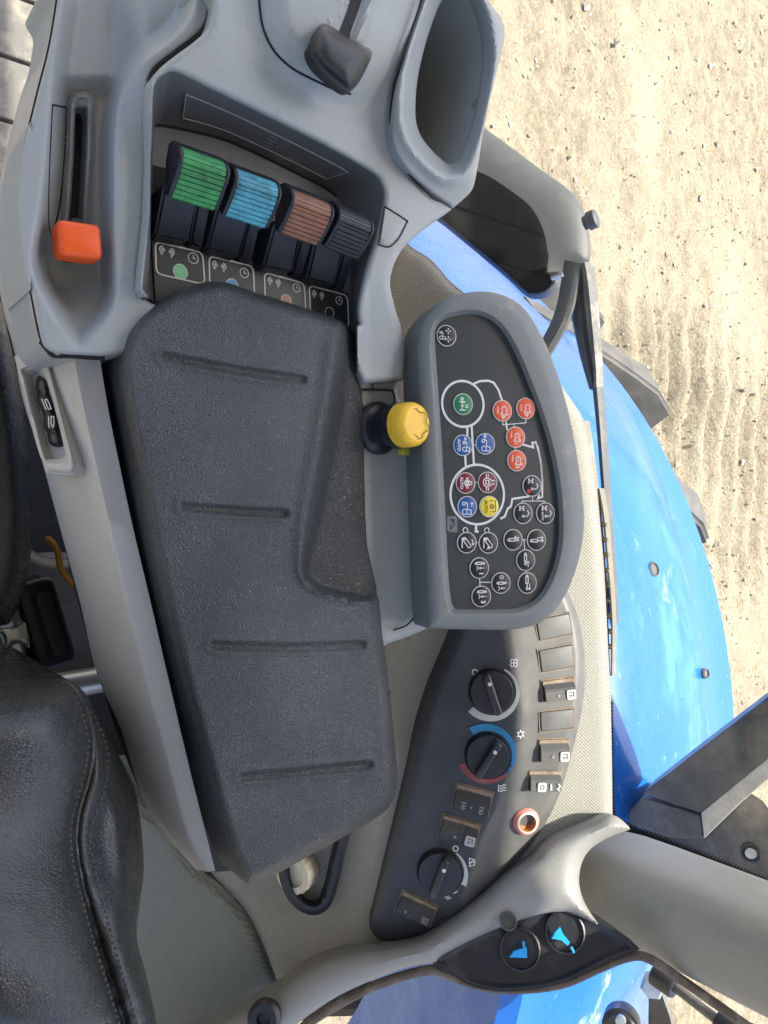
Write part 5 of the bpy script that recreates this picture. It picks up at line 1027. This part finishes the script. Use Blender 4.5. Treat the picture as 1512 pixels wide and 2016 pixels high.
# --- cup holder
co_ = px([(838, -60), (832, 0), (800, 95), (775, 180), (770, 270), (792, 324), (845, 381), (890, 411), (890, 411), (908, 396), (930, 372), (940, 330), (950, 270), (962, 210), (976, 150), (990, 90), (994, 62), (986, 35), (962, 0), (935, -60)])
ch_ = px([(892, -25), (868, 5), (850, 48), (832, 108), (821, 165), (818, 225), (826, 262), (845, 290), (868, 312), (884, 323), (898, 318), (916, 280), (934, 225), (945, 165), (949, 110), (943, 55), (930, 15), (912, -15)])
def cuh(x, y, s):
    dh = dist_line(ch_, x, y); return .012 + .006 * sst(-y, -400, -150) - .006 * (1 - np.sqrt(1 - (1 - np.clip(s / 10, 0, 1)) ** 2)) - .010 * (1 - sst(dh, 0, 26)) - .02 * sst(y, 330, 440) + .006 * np.exp(-((dh - 30) / 12) ** 2)
relief('cup_holder', co_, cuh, GREY, ar, HZ, holes=[ch_], step=7, skirt=.10, rings=(1.5, 3, 5, 8, 12, 17), bottom=False, hole_skirt=.001, sharp=55)
zt = cuh(ch_[:, 0], ch_[:, 1], np.zeros(len(ch_))); T_ = P(ch_[:, 0], ch_[:, 1], zt); cc = T_.mean(0); B_ = (T_ - cc) * .90 + cc - UP * .105
loft('cup_well', [list(T_), list(T_ * .97 + B_ * .03), list(T_ * .5 + B_ * .5), list(B_)], GREY, ar, True, (False, True))
groove('cup_seam', [(834, -40), (830, 0), (799, 95), (774, 180), (769, 270), (791, 324), (844, 382), (889, 412)], lambda x, y: np.maximum(zC(x, y), .0) + .001 - .018 * sst(y, 380, 430), .0009)
# --- switch bezel on the inboard side
SB = lambda x, y, d=0.0: U(x, y, P(88, 810, -.070), unit((-.10, -.80, .58)), d)
SBN = unit((-.10, -.80, .58)); SBP = (P(88, 810, -.070), SBN)
bo_ = px([(28, 702), (28, 702), (70, 682), (84, 686), (98, 706), (118, 780), (150, 905), (148, 926), (138, 935), (90, 930), (90, 930), (60, 820)]); bi_ = px([(48, 740), (52, 730), (78, 722), (86, 728), (104, 790), (126, 880), (126, 900), (96, 905), (86, 898), (66, 820)])
relief('switch_bezel', bo_, lambda x, y, s: .006 - .005 * (1 - sst(s, 0, 10)) - .0012 * sst(s, 12, 18), GREYW, ar, SBP, holes=[bi_], step=6, skirt=.02, rings=(1.5, 3, 5, 8, 11), bottom=False, hole_skirt=.014)
relief('bezel_floor', px([(42, 725), (90, 715), (135, 905), (85, 912)]), lambda x, y, s: -.007 + 0 * x, GREYW, ar, SBP, step=20, skirt=.002, rings=())
kr = px([(74, 742), (84, 740), (92, 750), (100, 790), (112, 830), (120, 870), (118, 878), (104, 878), (96, 870), (92, 850), (86, 840), (84, 815), (72, 785), (74, 775), (70, 760)])
sw = relief('toggle_switch', kr, lambda x, y, s: -.001 - .004 * (1 - sst(s, 0, 7)) + .003 * np.sin((y - 740) / 138 * 3.1) - .0025 * np.exp(-((y - 775) / 8) ** 2) - .0025 * np.exp(-((y - 812) / 6) ** 2) - .0025 * np.exp(-((y - 850) / 6) ** 2), BLACKP, ar, SBP, step=4, skirt=.008, rings=(1.5, 3))
fs = Frame(U(95, 800, *SBP, .0035), P(95, 800, -.05) - P(88, 760, -.05), SBP[1]); mb = MB()
def sbl(x, y): return U(x, y, *SBP, .0032)
fsw = Frame(sbl(92, 800), sbl(98, 825) - sbl(92, 800), sbl(86, 802) - sbl(96, 800)); fsw = fsw if fsw.n @ SBN > 0 else Frame(fsw.o, -fsw.ex, fsw.ey)
for pts in ([(82, 785), (91, 807)], [(88, 788), (92, 786), (97, 793), (101, 805), (96, 806), (88, 788)], [(96, 820), (97, 843)], [(101, 820), (106, 820), (107, 834), (104, 841), (101, 834), (101, 820)]): mb.stroke(fsw, [fsw.loc(sbl(*p)) for p in pts], 1.5 * .45 / F, 0.0)
mb.build('arrow_print', WHITE, sw, False)

# --- rear-right deck with the yellow pull knob
dk = px([(690, 700), (690, 700), (714, 748), (778, 748), (781, 762), (781, 762), (788, 790), (822, 790), (822, 790), (832, 1000), (838, 1150), (843, 1236), (843, 1236), (810, 1250), (766, 1266), (745, 1268), (690, 1200)])
def dkh(x, y, s): return -.033 + .006 * sst(-y, -775, -745) - .003 * (1 - sst(s, 0, 6))
relief('rear_deck', dk, dkh, GREY, ar, HZ, step=10, skirt=.06, rings=(1.5, 3, 6))
groove('deck_seam', [(700, 767), (765, 768), (774, 773), (777, 785), (779, 800), (812, 870), (822, 1000), (830, 1100), (833, 1150), (830, 1180), (820, 1208), (800, 1231), (775, 1240)], -.0300, .0007)
mb = MB(); mb.lathe(P(739, 757, -.0262), UP, [(.0022, -.002), (.0022, .0002), (.0012, .0005)], 14); mb.build('screw', DKMET, ar)
kb = P(746, 843, -.030); ax = unit((0.0, .10, 1.0)); k0 = .0165
mb = MB(); mb.lathe(kb, ax, [(.0195, -.002), (.0195, .002), (.0175, .0045), (.0135, .0055), (.0125, .012), (.0125, .016), (k0 * .97, .017), (k0 * 1.0, .0185), (k0 * 1.0, .0250)], 44); pk = mb.build('pull_knob', BLACKP, ar); pk['label'] = 'yellow topped black pull knob'
ct = kb + ax * .025
mb = MB(); R0 = k0 * .97; mb.lathe(ct, ax, [(R0, -.001), (R0 * 1.0, .006), (R0 * .98, .010), (R0 * .90, .0128), (R0 * .78, .0142), (R0 * .74, .0143), (R0 * .3, .0143)], 56); mb.build('yellow_cap', YELLOW, pk)
fk = Frame(ct + ax * .0144, (1, 0, 0), (0, 1, 0)); mb = MB(); pts = []
for i in range(120):
    a0 = 2 * math.pi * i / 120; r1 = R0 * (.60 + .065 * math.tanh(2.6 * math.sin(6 * a0))); pts.append((r1 * math.cos(a0), r1 * math.sin(a0)))
mb.stroke(fk, pts, .0005, 0, .0003, True); mb.build('gear_outline', mat('engraved_line', (.16, .09, .01), .7), pk, False)
mb = MB(); mb.rbox(Frame(P(793, 886, -.029), (1, 0, 0), (0, 1, 0)), -.004, .004, -.005, .005, 0, .006, .003, .002); mb.build('yellow_tab', mat('tab_yellow', (.55, .50, .03), .5), ar)

# ================================================================== SEAT and what lies beside it
seat = thing('driver_seat', (.2, .05, Z0 - .45), 'black leather driver seat with stitched bolster', 'seat')
bo2 = px([(-160, 1350), (0, 1342), (60, 1336), (115, 1336), (158, 1354), (195, 1410), (238, 1495), (266, 1555), (279, 1640), (283, 1715), (274, 1790), (270, 1850), (288, 1920), (312, 2030), (330, 2120), (330, 2120), (-160, 2120), (-160, 2120)])
seam = px([(118, 1338), (150, 1360), (174, 1420), (181, 1470), (172, 1530), (152, 1600), (147, 1660), (158, 1730), (185, 1830), (222, 1950), (262, 2080)], 8, False)
seam2 = px([(140, 1350), (178, 1400), (205, 1455), (213, 1500), (203, 1560), (180, 1620), (176, 1660), (188, 1720), (210, 1800), (246, 1930), (290, 2080)], 8, False)
def sth(x, y, s):
    sx = np.interp(y, seam[:, 1], seam[:, 0]); left = np.sqrt(1 - (1 - np.clip((sx - x) / 230, 0, 1)) ** 2); right = sst(x - sx, 0, 70)
    z = -.075 + .050 * np.sqrt(1 - (1 - np.clip(s / 60, 0, 1)) ** 2) + .030 * left * np.sqrt(np.clip(sst(s, 0, 120), 0, 1)) + .045 * sst(y, 1500, 2000)
    z = z - .006 * np.exp(-((x - sx) / 9) ** 2) - .010 * right * (1 - sst(y, 1700, 1950)) + .010 * right * sst(y, 1650, 1900)
    z = z + .0006 * np.sin((y + (x - sx) * .6) / 9.0 + 1.3 * np.sin(y / 53) + x / 31) * np.exp(-((x - sx - 8) / 32) ** 2) * sst(y, 1580, 1750) + .00012 * np.sin((y * .8 - x) / 16 + 2.5 * np.sin(y / 47 + x / 60)) * sst(y, 1560, 1800)
    return z
relief('backrest', bo2, sth, LEATH, seat, HZ, step=6, skirt=.16, rings=(2, 5, 9, 15, 22, 30), sharp=70)
def onseat(q): d = np.full(len(q), 0.); s_ = np.maximum(sdist(bo2, q[:, 0], q[:, 1]), 0); return P(q[:, 0], q[:, 1], sth(q[:, 0], q[:, 1], s_))
q = resample(seam, 8, False); mb = MB(); mb.tube([p + UP * .001 for p in onseat(q)], .0022, 10); mb.build('piping', LEATH, seat)
for off in (-8, 30):
    q = resample(seam if off < 0 else seam2, 4.2, False) + np.array([off if off < 0 else 0, 0]); w_ = onseat(q); mb = MB()
    for i in range(0, len(w_) - 2, 3): mb.tube([w_[i] + UP * .0001, (w_[i] + w_[i + 1]) / 2 + UP * .0006, w_[i + 1] + UP * .0001], .00055, 6)
    tag(mb.build('stitching', LEATHS, seat), None, None, None, 'stuff')
relief('cushion', px([(-160, 560), (-20, 575), (8, 620), (30, 710), (50, 830), (62, 950), (64, 1050), (52, 1150), (25, 1215), (0, 1232), (-160, 1240)]), lambda x, y, s: -.17 + .05 * np.sqrt(1 - (1 - np.clip(s / 50, 0, 1)) ** 2), LEATH, seat, HZ, step=10, skirt=.12)
sb = thing('seat_pedestal', P(120, 1220, -.42), 'dark dusty metal seat pedestal between cushion and armrest', 'pedestal')
relief('base_plate', px([(40, 1090), (100, 1098), (260, 1120), (300, 1330), (190, 1352), (150, 1352), (60, 1300)]), lambda x, y, s: -.30 - .01 * (1 - sst(s, 0, 20)), mat('base_metal', (.11, .10, .095), .6, mott=.25, mscale=30, dust=.3, dcol=(.16, .15, .13)), sb, HZ, step=14, skirt=.12)
mb = MB(); mb.tube([P(90, 1356, -.29), P(240, 1330, -.29)], .012, 20); mb.build('round_bar', SILVER, sb)
relief('dark_support', px([(-160, 500), (120, 600), (330, 900), (420, 1500), (420, 1750), (200, 1700), (-160, 1500)]), lambda x, y, s: -.42 + 0 * x, BLACKM, sb, HZ, step=60, skirt=.2, rings=())
bu = thing('seat_belt_buckle', P(90, 1230, -.22), 'black seat belt buckle with chrome tongue beside the seat', 'buckle')
fb = Frame(P(90, 1228, -.215), P(112, 1310, -.215) - P(62, 1145, -.215), P(130, 1215, -.215) - P(50, 1240, -.215)); k = .64 / F
mb = MB(); mb.rbox(fb, -86 * k, 86 * k, -40 * k, 34 * k, -.03, .006, .008, .005, 6); mb.build('body', BLACKP, bu)
mb = MB(); mb.rbox(fb, -60 * k, 60 * k, -8 * k, 18 * k, .004, .0072, .003, .001, 4); mb.build('press_button', mat('button_dark', (.035, .03, .03), .5, grain=.3), bu)
mb = MB(); mb.rbox(fb, -62 * k, 62 * k, -16 * k, -9 * k, .003, .0064, .001, .0); mb.build('slit', BLACKM, bu)
tq = px([(62, 1212), (45, 1222), (20, 1236), (-40, 1242), (-80, 1265), (-40, 1300), (5, 1285), (30, 1268), (45, 1268), (60, 1272)]); thole = px([(-30, 1268), (-20, 1250), (2, 1246), (10, 1262), (4, 1274), (-12, 1278)])
relief('tongue', tq, lambda x, y, s: -.212 + .002 * sst(s, 0, 6), mat('tongue_steel', (.62, .63, .66), .28, metal=.6, mott=.12, mscale=90), bu, HZ, holes=[thole], step=7, skirt=.004, rings=(1.5, 3, 5), bottom=False)
ft2 = Frame(P(42, 1240, -.2088), P(46, 1262, -.21) - P(38, 1222, -.21), P(60, 1238, -.21) - P(30, 1244, -.21)); mb = MB(); mb.text(ft2, 'ISRAII', 13 * k, 0, 0, 0, .01); mb.build('stamped_letters', WHITE, bu, False)
WR_ = .0016
for i, dx in enumerate((0, 5)):
    wq = px([(90 + dx, 1058), (102 + dx, 1070), (112 + dx, 1090), (116 + dx, 1115), (132 + dx, 1142), (158 + dx, 1165), (190 + dx, 1185)], 6, False); mb = MB(); mb.tube([P(a, b, -.20 - .004 * i) for a, b in wq], WR_, 10)
    wv = mb.build('wire', WIREY); tag(wv, ('upper' if i else 'lower') + ' of two thin yellow wires beside the seat pedestal', 'wire', 'yellow wires')
